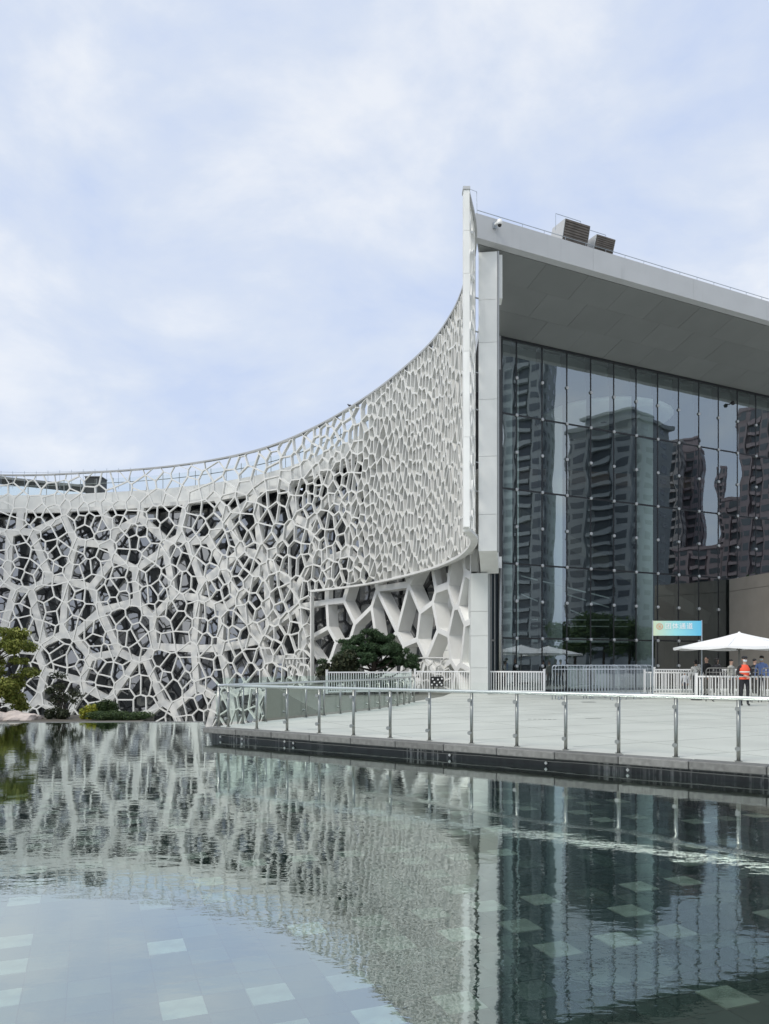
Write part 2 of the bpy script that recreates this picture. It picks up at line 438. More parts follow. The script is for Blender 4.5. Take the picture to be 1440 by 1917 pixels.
# ------------------------------------------------------------------ ground, pool, plaza
WZ = -0.28
edge_a = Vector((-4.0, 18.0)); edge_b = Vector((5.65, 11.3)); edge_d = (edge_b - edge_a).normalized()
edge_far = edge_a + edge_d * 34
g = MB(); B = 1500.0; hx0, hx1, hy0, hy1 = -62.0, 3.0, 23.3, 82.0; z = -1.0
g.quad((-B, -B, z), (B, -B, z), (B, hy0, z), (-B, hy0, z)).quad((-B, hy1, z), (B, hy1, z), (B, B, z), (-B, B, z))
g.quad((-B, hy0, z), (hx0, hy0, z), (hx0, hy1, z), (-B, hy1, z)).quad((hx1, hy0, z), (B, hy0, z), (B, hy1, z), (hx1, hy1, z))
g.build('ground', M_ground, kind='structure')
MB().quad((-66, 24, -6.2), (6, 24, -6.2), (6, 86, -6.2), (-66, 86, -6.2)).build('courtyard_ground', M_gravel, kind='structure')

rz = atan2(edge_d.y, edge_d.x); nrm = Vector((-edge_d.y, edge_d.x))
if nrm.y > 0: nrm = -nrm
# plaza slab (pale stone) with the pool on one side and the sunken court on the other
rail2 = [Vector((-4.0, 18.0)), Vector((-3.36, 19.1)), Vector((-2.47, 20.6)), Vector((-1.6, 22.1)), Vector((-0.53, 24.1)), Vector((0.44, 26.7)), Vector((1.17, 29.6))]
pl = [(edge_a.x, edge_a.y), (edge_far.x, edge_far.y), (90, edge_far.y), (90, 90), (5.9, 90), (5.0, 44), (3.6, 39.5), (2.6, 34)] + [(p.x, p.y) for p in reversed(rail2[1:])]
plaza = MB().prism(pl, -0.95, 0.0).build('plaza', M_plaza, kind='structure')
bed = [(1.17 - 0.02, 29.6), (0.42, 26.7), (-0.56, 24.1), (-1.63, 22.1), (-7.2, 50), (-9.0, 58), (6, 60), (4.98, 44), (3.58, 39.5), (2.58, 34)]
MB().prism(bed, -6.1, -0.06).build('planting_bed', M_gravel, kind='structure')
# drain slots in the paving
dr = MB()
for k in range(6): dr.box((G(992 + k * 9, 20.3).x, 20.3 - k * 0.02, 0.003), (0.09, 0.035, 0.004))
dr.box((G(1110, 20.6).x, 20.55, 0.003), (0.42, 0.03, 0.004)); dr.box((G(1075, 31.2).x, 29.0, 0.003), (0.5, 0.3, 0.004))
dr.build('drain_slots', M_dark, plaza)
# fine open joints between the paving bands
pj = MB()
def inplaza(p):
    return (p - edge_a).dot(nrm) < -0.3 and p.x < 24 and p.y < 37.5 and p.x > -3.4 + (p.y - 19.1) * 0.43
jd = Vector((0.8987, 0.4386)); jn = Vector((-0.4386, 0.8987))
for dd_, nn_, stp in ((jd, jn, 1.8), (jn, jd, 3.6)):
    for i in range(-14, 26):
        run = None
        for k in range(-60, 130):
            p = nn_ * (i * stp) + dd_ * (k * 0.5)
            if inplaza(p):
                run = run or p; last_p = p
            elif run is not None:
                pj.beam((run.x, run.y, 0.001), (last_p.x, last_p.y, 0.001), 0.009, 0.005); run = None
pj.build('paving_joints', mat('joint_grey', (0.36, 0.37, 0.34), 0.8), plaza, kind='stuff')
# coping stones along the pool edge, a course of their own
cm = wmesh(MB().box((0, 0, 0), (1.06, 0.34, 0.125)), 'coping_stone', M_cope)
bv = bmesh.new(); bv.from_mesh(cm); bmesh.ops.bevel(bv, geom=bv.edges[:], offset=0.012, segments=1, affect='EDGES'); bv.to_mesh(cm); bv.free()
for k in range(26):
    p = edge_a + edge_d * (0.53 + k * 1.07) + nrm * 0.165
    inst('coping_stone', cm, plaza, (p.x, p.y, -0.058 + random.uniform(-.003, .003)), rz + random.uniform(-.003, .003))
d2 = (rail2[2] - rail2[0]).normalized()
# dark wall under the coping
pw = MB()
a = edge_a + nrm * 0.05; b = edge_far + nrm * 0.05
pw.quad((a.x, a.y, -0.94), (b.x, b.y, -0.94), (b.x, b.y, -0.118), (a.x, a.y, -0.118))
ib = Vector((-5.45, 23.15))
pw.quad((ib.x, ib.y, -0.94), (a.x, a.y, -0.94), (a.x, a.y, -0.118), (ib.x, ib.y, -0.42))
pool_wall = pw.build('pool_wall', M_pwall, kind='structure')
# conduit with small underwater lamps clipped under the coping
cp = []
for k in range(60):
    p = edge_a + edge_d * (0.3 + k * 0.45) + nrm * 0.075
    cp.append((p.x, p.y, -0.185 - 0.015 * sin(k * 0.21) - 0.03 * min(1, k / 40) + random.uniform(-.006, .006)))
MB().tube(cp, 0.008, 5).build('pipe', mat('conduit_grey', (0.30, 0.30, 0.29), 0.6), pool_wall)
lampm = wmesh(MB().box((0, 0, 0), (0.07, 0.03, 0.07), M=Matrix.Rotation(pi / 4, 3, 'Y')).box((0, -0.018, 0), (0.035, 0.012, 0.035)), 'pool_lamp', M_plas)
for t_, dz in ((0.32, 0), (1.02, -.01), (2.3, 0.01), (2.55, -.02), (8.3, -.02), (9.7, -.03), (12.1, -.05), (13.2, -.05), (6.4, -.01)):
    p = edge_a + edge_d * t_ + nrm * 0.085
    inst('pool_lamp', lampm, pool_wall, (p.x, p.y, -0.215 + dz * .6), rz, (.6, .6, .6))

# pool floor tiles
pool_floor = MB().quad((-70, 0.5, -0.745), (26, 0.5, -0.745), (26, 23.1, -0.745), (-70, 23.1, -0.745)).build('pool_floor', mat('pool_mortar', (0.085, 0.11, 0.10), 0.7), kind='structure')
ta = radians(21); ax, ay = Vector((cos(ta), sin(ta))), Vector((-sin(ta), cos(ta)))
TS = 0.28
tm_d = wmesh(MB().box((0, 0, 0), (TS - .008, TS - .008, 0.03), ta), 'tile', M_tile)
tm_p = wmesh(MB().box((0, 0, 0.002), (TS - .006, TS - .006, 0.034), ta), 'tile', M_ptile)
M_mtile = mat('pool_tile_mid', (0.11, 0.165, 0.14), 0.5, var=0.3, vscale=1.3)
tm_m = wmesh(MB().box((0, 0, 0), (TS - .008, TS - .008, 0.03), ta), 'tile', M_mtile)
cand = []
rt = random.Random(11)
for i in range(-90, 100):
    for j in range(-70, 110):
        p = ax * (i * TS) + ay * (j * TS)
        r0 = rt.random(); pale = 2 if (r0 < 0.50 and i % 2 == 0 and j % 2 == 0) else (1 if r0 > 0.80 else 0)
        if not (2.2 < p.y < 22.7) or abs(p.x) > 0.56 * p.y + 1.2: continue
        if (p - edge_a).dot(nrm) < 0.2 and p.x > -5: continue
        if p.y > 18 and p.x > -5.3 - (p.y - 18) * 0.25: continue
        cand.append((p.y, p.x, p.y, pale))
cand.sort()
sd_, sp_, sm_ = MB(), MB(), MB()
inview = 0
for n_, (key, x, y, pale) in enumerate(cand):
    big = (abs(x) < 0.5 * y + 0.1 and y > 3.7 and inview < 190) or (pale == 2 and inview < 300)
    zz = -0.72 + rt.uniform(-.003, .003)
    if big:
        inst('tile', (tm_d, tm_m, tm_p)[pale], pool_floor, (x, y, zz)); inview += 1
    else:
        (sd_, sm_, sp_)[pale].box((x, y, zz), (TS - .008, TS - .008, 0.03), ta)
sd_.build('tile_field', M_tile, pool_floor, kind='stuff')
sm_.build('grey_tile_field', M_mtile, pool_floor, kind='stuff')
if sp_.v: sp_.build('pale_tile_field', M_ptile, pool_floor, kind='stuff')

# water
wm = bpy.data.materials.new('pool_water'); wm.use_nodes = True; t = wm.node_tree; t.nodes.clear()
def N(tp, **k):
    n = t.nodes.new(tp)
    for a_, b_ in k.items(): setattr(n, a_, b_)
    return n
o_ = N('ShaderNodeOutputMaterial'); mx = N('ShaderNodeMixShader'); tr = N('ShaderNodeBsdfTransparent'); gl = N('ShaderNodeBsdfGlossy')
tr.inputs['Color'].default_value = (0.80, 0.91, 0.87, 1); gl.inputs['Roughness'].default_value = 0.0
gl.inputs['Color'].default_value = (0.89, 0.96, 0.935, 1)
tc = N('ShaderNodeTexCoord')
def noise(scale, det, sx=1, sy=1):
    mp = N('ShaderNodeMapping'); mp.inputs['Scale'].default_value = (sx, sy, 1); t.links.new(tc.outputs['Object'], mp.inputs['Vector'])
    n = N('ShaderNodeTexNoise'); n.inputs['Scale'].default_value = scale; n.inputs['Detail'].default_value = det
    t.links.new(mp.outputs['Vector'], n.inputs['Vector']); return n.outputs['Fac']
def math(op, a, b=None, cl=False):
    n = N('ShaderNodeMath', operation=op); n.use_clamp = cl
    for i, v in enumerate((a, b)):
        if v is None: continue
        if isinstance(v, (int, float)): n.inputs[i].default_value = v
        else: t.links.new(v, n.inputs[i])
    return n.outputs[0]
n1 = noise(2.4, 2.0, 0.8, 1.5); n2 = noise(11, 2.0, 0.8, 1.4); n3 = noise(38, 2.0)
calm = noise(0.16, 1.0)                              # patches of breeze
breeze = N('ShaderNodeMapRange'); breeze.inputs['From Min'].default_value = 0.38; breeze.inputs['From Max'].default_value = 0.62
breeze.inputs['To Min'].default_value = 0.35; t.links.new(calm, breeze.inputs['Value'])
# a line of rougher water running out from the plaza corner: distance to a line in plan
sx = N('ShaderNodeSeparateXYZ'); t.links.new(tc.outputs['Object'], sx.inputs[0])
la, lb = Vector((0.2, 10.1)), Vector((3.55, 7.1)); ld = (lb - la).normalized()
dist = math('ABSOLUTE', math('ADD', math('ADD', math('MULTIPLY', sx.outputs[0], -ld.y), math('MULTIPLY', sx.outputs[1], ld.x)), math('MULTIPLY', math('SUBTRACT', noise(0.5, 2), 0.5), 0.5)), None)
off0 = -(-ld.y * la.x + ld.x * la.y)
dist = math('ABSOLUTE', math('ADD', math('ADD', math('MULTIPLY', sx.outputs[0], -ld.y), math('MULTIPLY', sx.outputs[1], ld.x)), math('ADD', math('MULTIPLY', math('SUBTRACT', noise(0.6, 2), 0.5), 0.5), off0)))
line = math('SUBTRACT', 1.0, math('DIVIDE', dist, 0.13), True)
line = math('MULTIPLY', line, math('GREATER_THAN', sx.outputs[0], -0.3))
h = math('ADD', math('MULTIPLY', n1, 0.008), math('MULTIPLY', math('MULTIPLY', n2, 0.0034), breeze.outputs[0]))
h = math('ADD', h, math('MULTIPLY', n3, 0.00045))
h = math('ADD', h, math('MULTIPLY', math('MULTIPLY', n3, 0.012), line))
bp = N('ShaderNodeBump'); bp.inputs['Strength'].default_value = 1.0; bp.inputs['Distance'].default_value = 0.20
t.links.new(h, bp.inputs['Height'])
fr = N('ShaderNodeFresnel'); fr.inputs['IOR'].default_value = 1.33; t.links.new(bp.outputs['Normal'], fr.inputs['Normal'])
t.links.new(bp.outputs['Normal'], gl.inputs['Normal'])
t.links.new(math('ADD', fr.outputs[0], 0.44, True), mx.inputs[0]); t.links.new(tr.outputs[0], mx.inputs[1]); t.links.new(gl.outputs[0], mx.inputs[2]); t.links.new(mx.outputs[0], o_.inputs['Surface'])
import math
we = [(-70, 22.6), (-70, 2.4), (edge_far.x, 2.4), (edge_far.x, edge_far.y + 0.2), (a.x + .1, a.y), (ib.x, ib.y)]
ww = edge_a + edge_d * 33 + nrm * 0.04
we = [(-70, 20.2), (-70, 2.3), (ww.x, 2.3), (ww.x, ww.y), (a.x, a.y), (-5.4, 22.9)]
me = bpy.data.meshes.new('pool_water'); me.from_pydata([(x, y, WZ) for x, y in we], [], [tuple(range(len(we)))]); me.materials.append(wm)
link(bpy.data.objects.new('pool_water', me), None, kind='structure')
# weir stone at the far edge of the pool, planting strip beyond it
wd = (Vector((-5.7, 24.35)) - Vector((-70, 21.9))); wl = wd.length; wd.normalize()
weir = MB().prism([(-70, 20.22), (-5.42, 22.91), (-5.42, 23.15), (-70, 20.46)], -0.95, WZ + 0.006).build('pool_weir', M_cope, kind='structure')
MB().prism([(-70, 20.5), (-7.45, 23.17), (-8.2, 27.4), (-70, 25.2)], -6.1, -0.36).build('planting_strip', M_soil, kind='structure')
# terrace the camera stands on
MB().prism([(-90, -90), (110, -90), (110, 0.6), (40, 0.6), (24, 2.25), (-90, 2.25)], -0.95, -0.02).build('terrace', M_plaza, kind='structure')

# ------------------------------------------------------------------ the museum
mus = thing('museum_building', 'white museum with curved cell lattice screen and tall glass hall beside the pool', 'building', (0, 0, 0))

# front lattice
def r_small(s, z):
    lo = min(1, max(0, (8 - z) / 9)); rt_ = min(1, max(0, (s - SE + 14) / 16))
    return 0.66 + 0.08 * lo * (1 - rt_)
# cells grow narrower along the wall towards the mast: Voronoi in a stretched coordinate
_q = np.linspace(-3, LEN + 3, 1200); _a = 1 + 0.85 * np.clip((_q - SE - 3) / 9, 0, 1)
_w = np.concatenate([[0], np.cumsum((_a[1:] + _a[:-1]) / 2 * np.diff(_q))])
def unwarp(x): return float(np.interp(x, _w, _q))
_ws = float(np.interp(SE - 1, _q, _w)); _we = float(_w[-1])
_ra = _ws * 32.5; _rb = (_we - _ws) * 32.5
sites = poisson(0, _ws, -9.5, 23, lambda x, z: r_small(unwarp(x), z), int(_ra * 1.75)) + poisson(_ws + .4, _we, -9.5, 23, lambda x, z: .54, int(_rb * 4.6))
cells = [((unwarp(c_[0]), c_[1]), [(unwarp(p[0]), p[1]) for p in poly]) for c_, poly in voronoi(sites, 0.16)]
def clip_front(site, poly):
    s, z = site
    if s < 0.3 or s > LEN - 0.12 or z < -6.2: return None
    if s > SE and z < ZB: return None
    tz = topz(s); k = (topz(s + 0.6) - topz(s - 0.6)) / 1.2
    if z > tz: return None
    # keep z <= tz + k (s'-s)
    poly = clip(poly, -k, 1.0, tz - k * s)
    poly = clip(poly, 1, 0, LEN)
    poly = clip(poly, 0, -1, 6.2)
    if s > SE: poly = clip(poly, 0, -1, -ZB)
    elif z < ZB: poly = clip(poly, 1, 0, SE)
    elif poly and any(p[0] > SE and p[1] < ZB for p in poly): poly = clip(poly, 0, -1, -ZB)
    return poly
mb, holes = lattice(cells, lambda s, z: 0.054 - 0.010 * min(1, max(0, (s - SE + 8) / 16)), 0.0, lambda s, z: (0.12 + 0.10 * min(1, max(0, (s - SE + 14) / 10)) + 0.38 * min(1, max(0, (s - SE - 4) / 7))) * (1 - 0.75 * min(1, max(0, (s - LEN + 7) / 4))), clip_front)
screen = mb.build('lattice_screen', M_lat, mus)
# rails along the screen's edges
def ribbon(name, s0, s1, zf, w, hgt, off, m, parent, n=160):
    mb = MB(); prev = None
    for i in range(n + 1):
        s = s0 + (s1 - s0) * i / n; z = zf(s)
        a = W3(s, z, off); b = W3(s, z, off + w); c_ = (b[0], b[1], z + hgt); d = (a[0], a[1], z + hgt)
        cur = [a, b, c_, d]
        o = len(mb.v); mb.v += cur
        if prev is not None:
            for q in range(4): mb.f.append((prev + q, prev + (q + 1) % 4, o + (q + 1) % 4, o + q)); mb.mi.append(0)
        else: mb.f.append((o + 3, o + 2, o + 1, o)); mb.mi.append(0)
        prev = o
    mb.f.append((prev, prev + 1, prev + 2, prev + 3)); mb.mi.append(0)
    return mb.build(name, m, parent)
ribbon('top_rail', 0, LEN, lambda s: topz(s) - 0.02, 0.26, 0.11, -0.02, mat('rail_grey', (0.42, 0.43, 0.43), 0.45), screen)
ribbon('bottom_edge', SE - 0.05, LEN, lambda s: ZB - 0.10, 0.30, 0.12, -0.03, M_lat, screen)
eb = MB(); x0, y0 = curve(SE, -0.02); x1, y1 = curve(SE, 0.24); x2, y2 = curve(SE + 0.12, 0.24); x3, y3 = curve(SE + 0.12, -0.02)
eb.prism([(x0, y0), (x3, y3), (x2, y2), (x1, y1)], -0.06, ZB - 0.12).build('side_edge', M_lat, screen)
# mast: flat end post in stacked panels
mx_, my_ = curve(LEN, 0)
for k, (za, zb) in enumerate(((6.55, 9.9), (9.9, 13.1), (13.1, 16.0), (16.0, 17.6), (17.6, 19.12))):
    MB().box((mx_ + 0.08, my_ - 0.16, (za + zb) / 2), (0.22, 0.36, zb - za - 0.012)).build('mast_panel', M_white, screen)
MB().box((mx_ + 0.08, my_ - 0.16, 19.18), (0.27, 0.42, 0.11)).build('mast_cap', M_fascia, screen)
# brackets tying the screen to the hanging wall
for yy in (548, 612, 690, 760, 860, 915, 998):
    zz = P(880, yy, 32).z
    MB().beam((3.60, 32.3, zz), (4.05, 32.55, zz), 0.04, 0.05).build('bracket', M_steel, screen)

# middle layer: heavy cell structure
FAT_OFF, FAT_D = 0.66, 1.05
S_END = s_at_y(36.4); VS = 1.22
def r_fat(s, z): return 2.6 if (s < SE - 1 or z * VS > ZB + 0.5) else 1.6
def entry(s, z): return s > SE - 1 and z * VS < ZB + 0.5
fs = [p for p in poisson(-6, LEN + 6, -12, 20, lambda s, z: 2.15, 1250) if not entry(*p)] + [p for p in poisson(-6, LEN + 6, -12, 20, lambda s, z: 1.55, 14000) if entry(*p)]
fsites = [(s, z * VS) for s, z in fs]
fcells = voronoi(fsites, 0.55)
S_UP = s_at_y(48.5)
def band_bot(s): return topz(s) - 3.05
def clip_fat(site, poly):
    s, z = site
    if s < 0 or s > S_END + 1.2: return None
    if z < -7 or z > band_bot(s) + 2.5: return None
    if z > ZB + 2.0 and s > S_UP: return None
    poly = clip(poly, 1, 0, S_END); poly = clip(poly, 0, 1, band_bot(s) + 0.3)
    return clip(poly, 0, -1, 6.0)
mbf, fholes = lattice(fcells, lambda s, z: 0.31 if s < SE - 1 else (0.145 if z < ZB else 0.24), FAT_OFF, lambda s, z: 0.34 + (0.50 if z < ZB else 0.02) * min(1, max(0, (s - SE + 8) / 9)), clip_fat, 0.2)
cellstr = mbf.build('cell_structure', M_cell, mus)

# rear glazing: polygonal panes in black mullions
GO = 2.25
S_GL = s_at_y(43.5)
gs_ = poisson(-3, LEN + 3, -9, 19, lambda s, z: 1.02, 16000)
gcells = voronoi(gs_, 0.25)
def clip_gl(site, poly):
    s, z = site
    if s < 0 or s > S_GL or z < -6 or z > band_bot(s) + 0.8: return None
    poly = clip(poly, 1, 0, S_GL); poly = clip(poly, 0, 1, band_bot(s) + 0.4)
    return clip(poly, 0, -1, 6.0)
mbg, gholes = lattice(gcells, 0.075, GO, 0.12, clip_gl)
glaz = mbg.build('window_mullions', M_dark, mus)
def vis(h):
    s, z = h[0]; x, y = curve(s, GO)
    u = x / y * F + CXP; v = HY - (z - EYE) / y * F
    return 0 if (u < -20 or u > 760 or v > 1360) else abs(area(h[1])) * (1 if u < 640 else 0.3)
gholes.sort(key=vis, reverse=True)
rest = MB(); rg = random.Random(5)
for k, (st, poly) in enumerate(gholes):
    tilt = (rg.uniform(-.05, .05), rg.uniform(-.05, .05))
    vs = [W3(p[0], p[1], GO + 0.07 + tilt[0] * (p[0] - st[0]) + tilt[1] * (p[1] - st[1])) for p in poly]
    if k < 300: MB().add(vs, [tuple(range(len(vs)))]).build('pane', M_dpane, glaz)
    else: rest.add(vs, [tuple(range(len(vs)))])
rest.build('pane_field', M_dpane, glaz, kind='stuff')
# solid white wall behind the cells beside the entrance, its upper rows painted dark as shade
def wall_ribbon(name, s0, s1, z0f, z1f, off, thick, m, parent, n=40):
    mb = MB(); prev = None
    for i in range(n + 1):
        s = s0 + (s1 - s0) * i / n
        a = W3(s, z0f(s), off); b = W3(s, z1f(s), off); c_ = W3(s, z1f(s), off + thick); d = W3(s, z0f(s), off + thick)
        o = len(mb.v); mb.v += [a, b, c_, d]
        if prev is not None:
            for q in range(4): mb.f.append((prev + q, prev + (q + 1) % 4, o + (q + 1) % 4, o + q)); mb.mi.append(0)
        else: mb.f.append((o, o + 1, o + 2, o + 3)); mb.mi.append(0)
        prev = o
    mb.f.append((prev + 3, prev + 2, prev + 1, prev)); mb.mi.append(0)
    return mb.build(name, m, parent)
s0 = S_GL; s1 = s_at_y(36.6); k = 0
while s0 < s1 - 0.1:
    se = min(s0 + 1.7, s1)
    for za, zb in ((-0.1, 2.2), (2.21, 4.4), (4.41, 6.6), (6.61, 11.0), (11.01, 15.6)):
        wall_ribbon('wall_panel', s0 + 0.006, se - 0.006, lambda s, q=za: q, lambda s, q=zb: q - 0.012, 2.06, 0.2, M_white if zb < 7 else mat('opening_shade_panel', (0.06, 0.063, 0.065), 0.6), mus, 3)  # upper rows: shade seen through the lattice openings is put into the panel colour
    s0 = se
# parapet band, glass balustrade, roof behind
s0 = 0.0; k = 0
S_PAR = s_at_y(40.0)
while s0 < S_PAR:
    se = s0 + 1.55
    wall_ribbon('parapet_panel', s0 + 0.012, se - 0.012, lambda s: topz(s) - 3.0, lambda s: topz(s) - 1.45, 1.15, 0.30, M_white, mus, 3)
    wall_ribbon('balustrade_pane', s0 + 0.02, se - 0.02, lambda s: topz(s) - 1.42, lambda s: topz(s) - 0.25, 1.28, 0.018, M_balg, mus, 3)
    pm = MB(); x, y = curve(s0, 1.32); pm.box((x, y, topz(s0) - 0.80), (0.045, 0.045, 1.2)); pm.build('balustrade_post', M_steel, mus)
    s0 = se
wall_ribbon('balustrade_rail', 0, S_PAR, lambda s: topz(s) - 0.62, lambda s: topz(s) - 0.57, 1.36, 0.05, M_steel, mus, 120)
wall_ribbon('parapet_core', 0, S_PAR, lambda s: topz(s) - 2.9, lambda s: topz(s) - 1.62, 1.48, 0.25, M_dark, mus, 120)
rf = MB(); SR = s_at_y(50.0)
pts = [curve(SR * i / 100, 1.7) + (topz(SR * i / 100) - 1.9,) for i in range(101)]
outer = [curve(SR * i / 100, 5.5) + (topz(SR * i / 100) - 1.8,) for i in range(101)]
for i in range(100): rf.quad(pts[i], pts[i + 1], outer[i + 1], outer[i])
rf.build('planted_roof', mat('roof_green', (0.07, 0.10, 0.04), 0.9, var=0.3, vscale=0.8), mus)

# ---- tall glass hall on the right
u = Vector((0.8987, 0.4386)); vv = Vector((-0.4386, 0.8987))
GL0 = Vector((5.80, 38.0)); FC0 = Vector((3.74, 31.7)); ZS = 17.5; ZF = 19.0      # head of the glass, underside of the roof edge
TT = (GL0 - FC0).dot(vv); S_G0 = (GL0 - FC0).dot(u)
def SZ(t_): return ZF + (ZS - ZF) * t_ / TT
def H(s, t_, z): p = FC0 + u * s + vv * t_; return (p.x, p.y, z)
ru = atan2(u.y, u.x)
RL = 46.0
roof = MB()
roof.prism([H(-0.0, 0.0, 0)[:2], H(RL, 0, 0)[:2], H(RL, 32, 0)[:2], (5.9, 60.0), (5.0, 38.3), (4.2, 34.0)], ZF + 0.3, ZF + 0.97)
roof_o = roof.build('roof', M_fascia, mus)
# fascia panels
s0 = 0.0
fw = 6.2
while s0 < RL:
    MB().prism([H(s0 + .004, -0.05, 0)[:2], H(s0 + fw - .004, -0.05, 0)[:2], H(s0 + fw - .004, 0.34, 0)[:2], H(s0 + .004, 0.34, 0)[:2]], ZF, ZF + 1.0).build('fascia_panel', M_fascia, roof_o)
    s0 += fw
# soffit panels
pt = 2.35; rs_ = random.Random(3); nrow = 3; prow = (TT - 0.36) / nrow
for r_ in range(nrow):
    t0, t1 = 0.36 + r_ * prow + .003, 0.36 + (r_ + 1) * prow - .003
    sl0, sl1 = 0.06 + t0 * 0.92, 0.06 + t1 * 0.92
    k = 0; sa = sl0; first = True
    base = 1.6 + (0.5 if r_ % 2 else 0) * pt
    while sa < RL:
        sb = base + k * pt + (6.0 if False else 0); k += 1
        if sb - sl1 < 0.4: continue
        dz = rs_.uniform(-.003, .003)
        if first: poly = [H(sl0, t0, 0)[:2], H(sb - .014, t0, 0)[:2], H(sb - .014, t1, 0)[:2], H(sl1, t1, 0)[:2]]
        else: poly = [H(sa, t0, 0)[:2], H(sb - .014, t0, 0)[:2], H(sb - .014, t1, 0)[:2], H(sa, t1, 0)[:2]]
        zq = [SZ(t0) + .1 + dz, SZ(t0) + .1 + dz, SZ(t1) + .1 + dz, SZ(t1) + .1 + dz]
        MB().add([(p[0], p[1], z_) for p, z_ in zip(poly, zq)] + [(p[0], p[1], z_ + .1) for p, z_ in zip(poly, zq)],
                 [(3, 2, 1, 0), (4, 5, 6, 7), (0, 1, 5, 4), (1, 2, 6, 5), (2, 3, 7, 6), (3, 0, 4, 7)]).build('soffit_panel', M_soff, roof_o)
        sa = sb; first = False
# low rail along the roof edge
rr = MB(); s0 = 0.15
rr.tube([H(0.15, 0.10, ZF + 1.23), H(RL, 0.10, ZF + 1.23)], 0.016, 6)
while s0 < RL:
    rr.tube([H(s0, 0.10, ZF + 1.0), H(s0, 0.10, ZF + 1.23)], 0.012, 5); s0 += 1.15
rr.tube([(3.1, 29.1, 19.45), H(0.1, 0.05, 20.95), H(0.15, 0.10, ZF + 1.0)], 0.014, 5)
rr.build('roof_rail', M_galv, roof_o)

# hanging wall beside the glass (stacked panels), rounded underside
fq = [G(896, 32.5).xy, G(931, 32.4).xy, Vector((5.62, 37.7)), Vector((4.8, 38.0))]
zs_ = [6.2, 7.75, 10.2, 12.6, 15.0, 16.8, 18.82]
fin = MB().prism([tuple(p) for p in [fq[0].lerp(fq[3], .01), fq[1].lerp(fq[2], .01), fq[2], fq[3]]], 6.3, ZS + 0.08).build('hanging_wall', M_white, mus)
for za, zb in zip(zs_[:-1], zs_[1:]):
    f0, f1 = fq[0] - Vector((0, .02)), fq[1] - Vector((0, .02))
    MB().prism([tuple(f0), tuple(f1), (f1.x + .02, f1.y + .16), (f0.x + .02, f0.y + .16)], za, zb - 0.014).build('panel', M_white, fin)
f1 = fq[1]
MB().prism([(f1.x + .012, f1.y - .05), (f1.x + .075, f1.y - .05), (f1.x + .085, f1.y + .12), (f1.x + .02, f1.y + .12)], 6.15, 18.8).build('edge_trim', M_steel, fin)
MB().prism([(f1.x + .09, f1.y + .15), (f1.x + .24, f1.y + .15), (f1.x + .28, f1.y + .75), (f1.x + .13, f1.y + .75)], 16.9, 18.75).build('corner_plate', M_white, fin)
# belly: half round underside running back
be = MB(); nb = 10; prev = None
for i in range(nb + 1):
    q = i / nb
    a0 = fq[0].lerp(fq[3], 0.0 + 0.72 * q); a1 = fq[1].lerp(fq[2], 0.0 + 0.72 * q)
    drop = 0.42 * q * q + 0.1 * q
    if q == 0: a0 = a0 + Vector((.01, .02)); a1 = a1 + Vector((-.01, .02))
    zz = 6.21 - drop
    o = len(be.v); be.v += [(a0.x, a0.y, zz), (a1.x, a1.y, zz), (a1.x, a1.y, 6.32), (a0.x, a0.y, 6.32)]
    if i: 
        for k in range(4): be.f.append((prev + k, prev + (k + 1) % 4, o + (k + 1) % 4, o + k)); be.mi.append(0)
    prev = o
be.build('underside', M_white, fin, smooth=False)
# pier, side door and slim steel column below it
pier = [(4.06, 36.2), (4.84, 36.0), (5.0, 37.9), (4.15, 38.2)]
prev = -0.05
for zb in (1.25, 2.75, 3.9, 5.70):
    MB().prism(pier, prev, zb - 0.012).build('pier_block', mat('pier_panel', (0.60, 0.62, 0.59), 0.55, var=0.05, vscale=1.0), mus); prev = zb
MB().prism([(4.80, 36.5), (5.0, 36.45), (5.2, 37.9), (4.95, 38.0)], 0.0, 5.92).build('pier_return', mat('grey_panel', (0.42, 0.44, 0.43), 0.5), mus)
dp = MB(); dp.prism([(5.02, 36.6), (5.46, 36.9), (5.72, 38.2), (5.25, 38.2)], 0, 6.0)
side_door = dp.build('side_door', mat('door_dark', (0.03, 0.04, 0.045), 0.2), mus)
MB().beam((5.06, 36.58, 0), (5.06, 36.58, 5.9), 0.06, 0.06).build('frame', M_dsteel, side_door)
MB().beam((5.26, 36.72, 0), (5.26, 36.72, 5.9), 0.05, 0.05).build('frame', M_dsteel, side_door)
MB().beam((5.08, 36.56, 2.55), (5.26, 36.70, 2.55), 0.06, 0.08).build('frame', M_dsteel, side_door)
MB().tube([(5.52, 36.8, 0), (5.52, 36.8, 6.0)], 0.085, 12).build('slim_column', M_steel, mus, smooth=True)
MB().tube([(5.66, 37.75, 0), (5.66, 37.75, ZS)], 0.06, 10).build('slim_column', M_fascia, mus, smooth=True)

# curtain wall: panes, mullions, clips
MW = 1.58; ROWS = [0.0, 2.70, 6.41, 10.12, 13.83, ZS + 0.09]
def GW(s, z, off=0.0): p = GL0 + u * s - vv * off; return (p.x, p.y, z)
ms = [0.0] + [0.87 + MW * k for k in range(24)]
mu = MB()
for s in ms:
    mu.prism([GW(s - .038, 0, .012)[:2], GW(s + .038, 0, .012)[:2], GW(s + .038, 0, -.30)[:2], GW(s - .038, 0, -.30)[:2]], 0, ROWS[-1])
    mu.prism([GW(s - .07, 0, -.03)[:2], GW(s + .07, 0, -.03)[:2], GW(s + .07, 0, -.40)[:2], GW(s - .07, 0, -.40)[:2]], ZS - 1.1, ROWS[-1] - .01)
for zr in ROWS[1:-1]:
    mu.prism([GW(0, 0, .016)[:2], GW(ms[-1], 0, .016)[:2], GW(ms[-1], 0, -.09)[:2], GW(0, 0, -.09)[:2]], zr - .04, zr + .04)
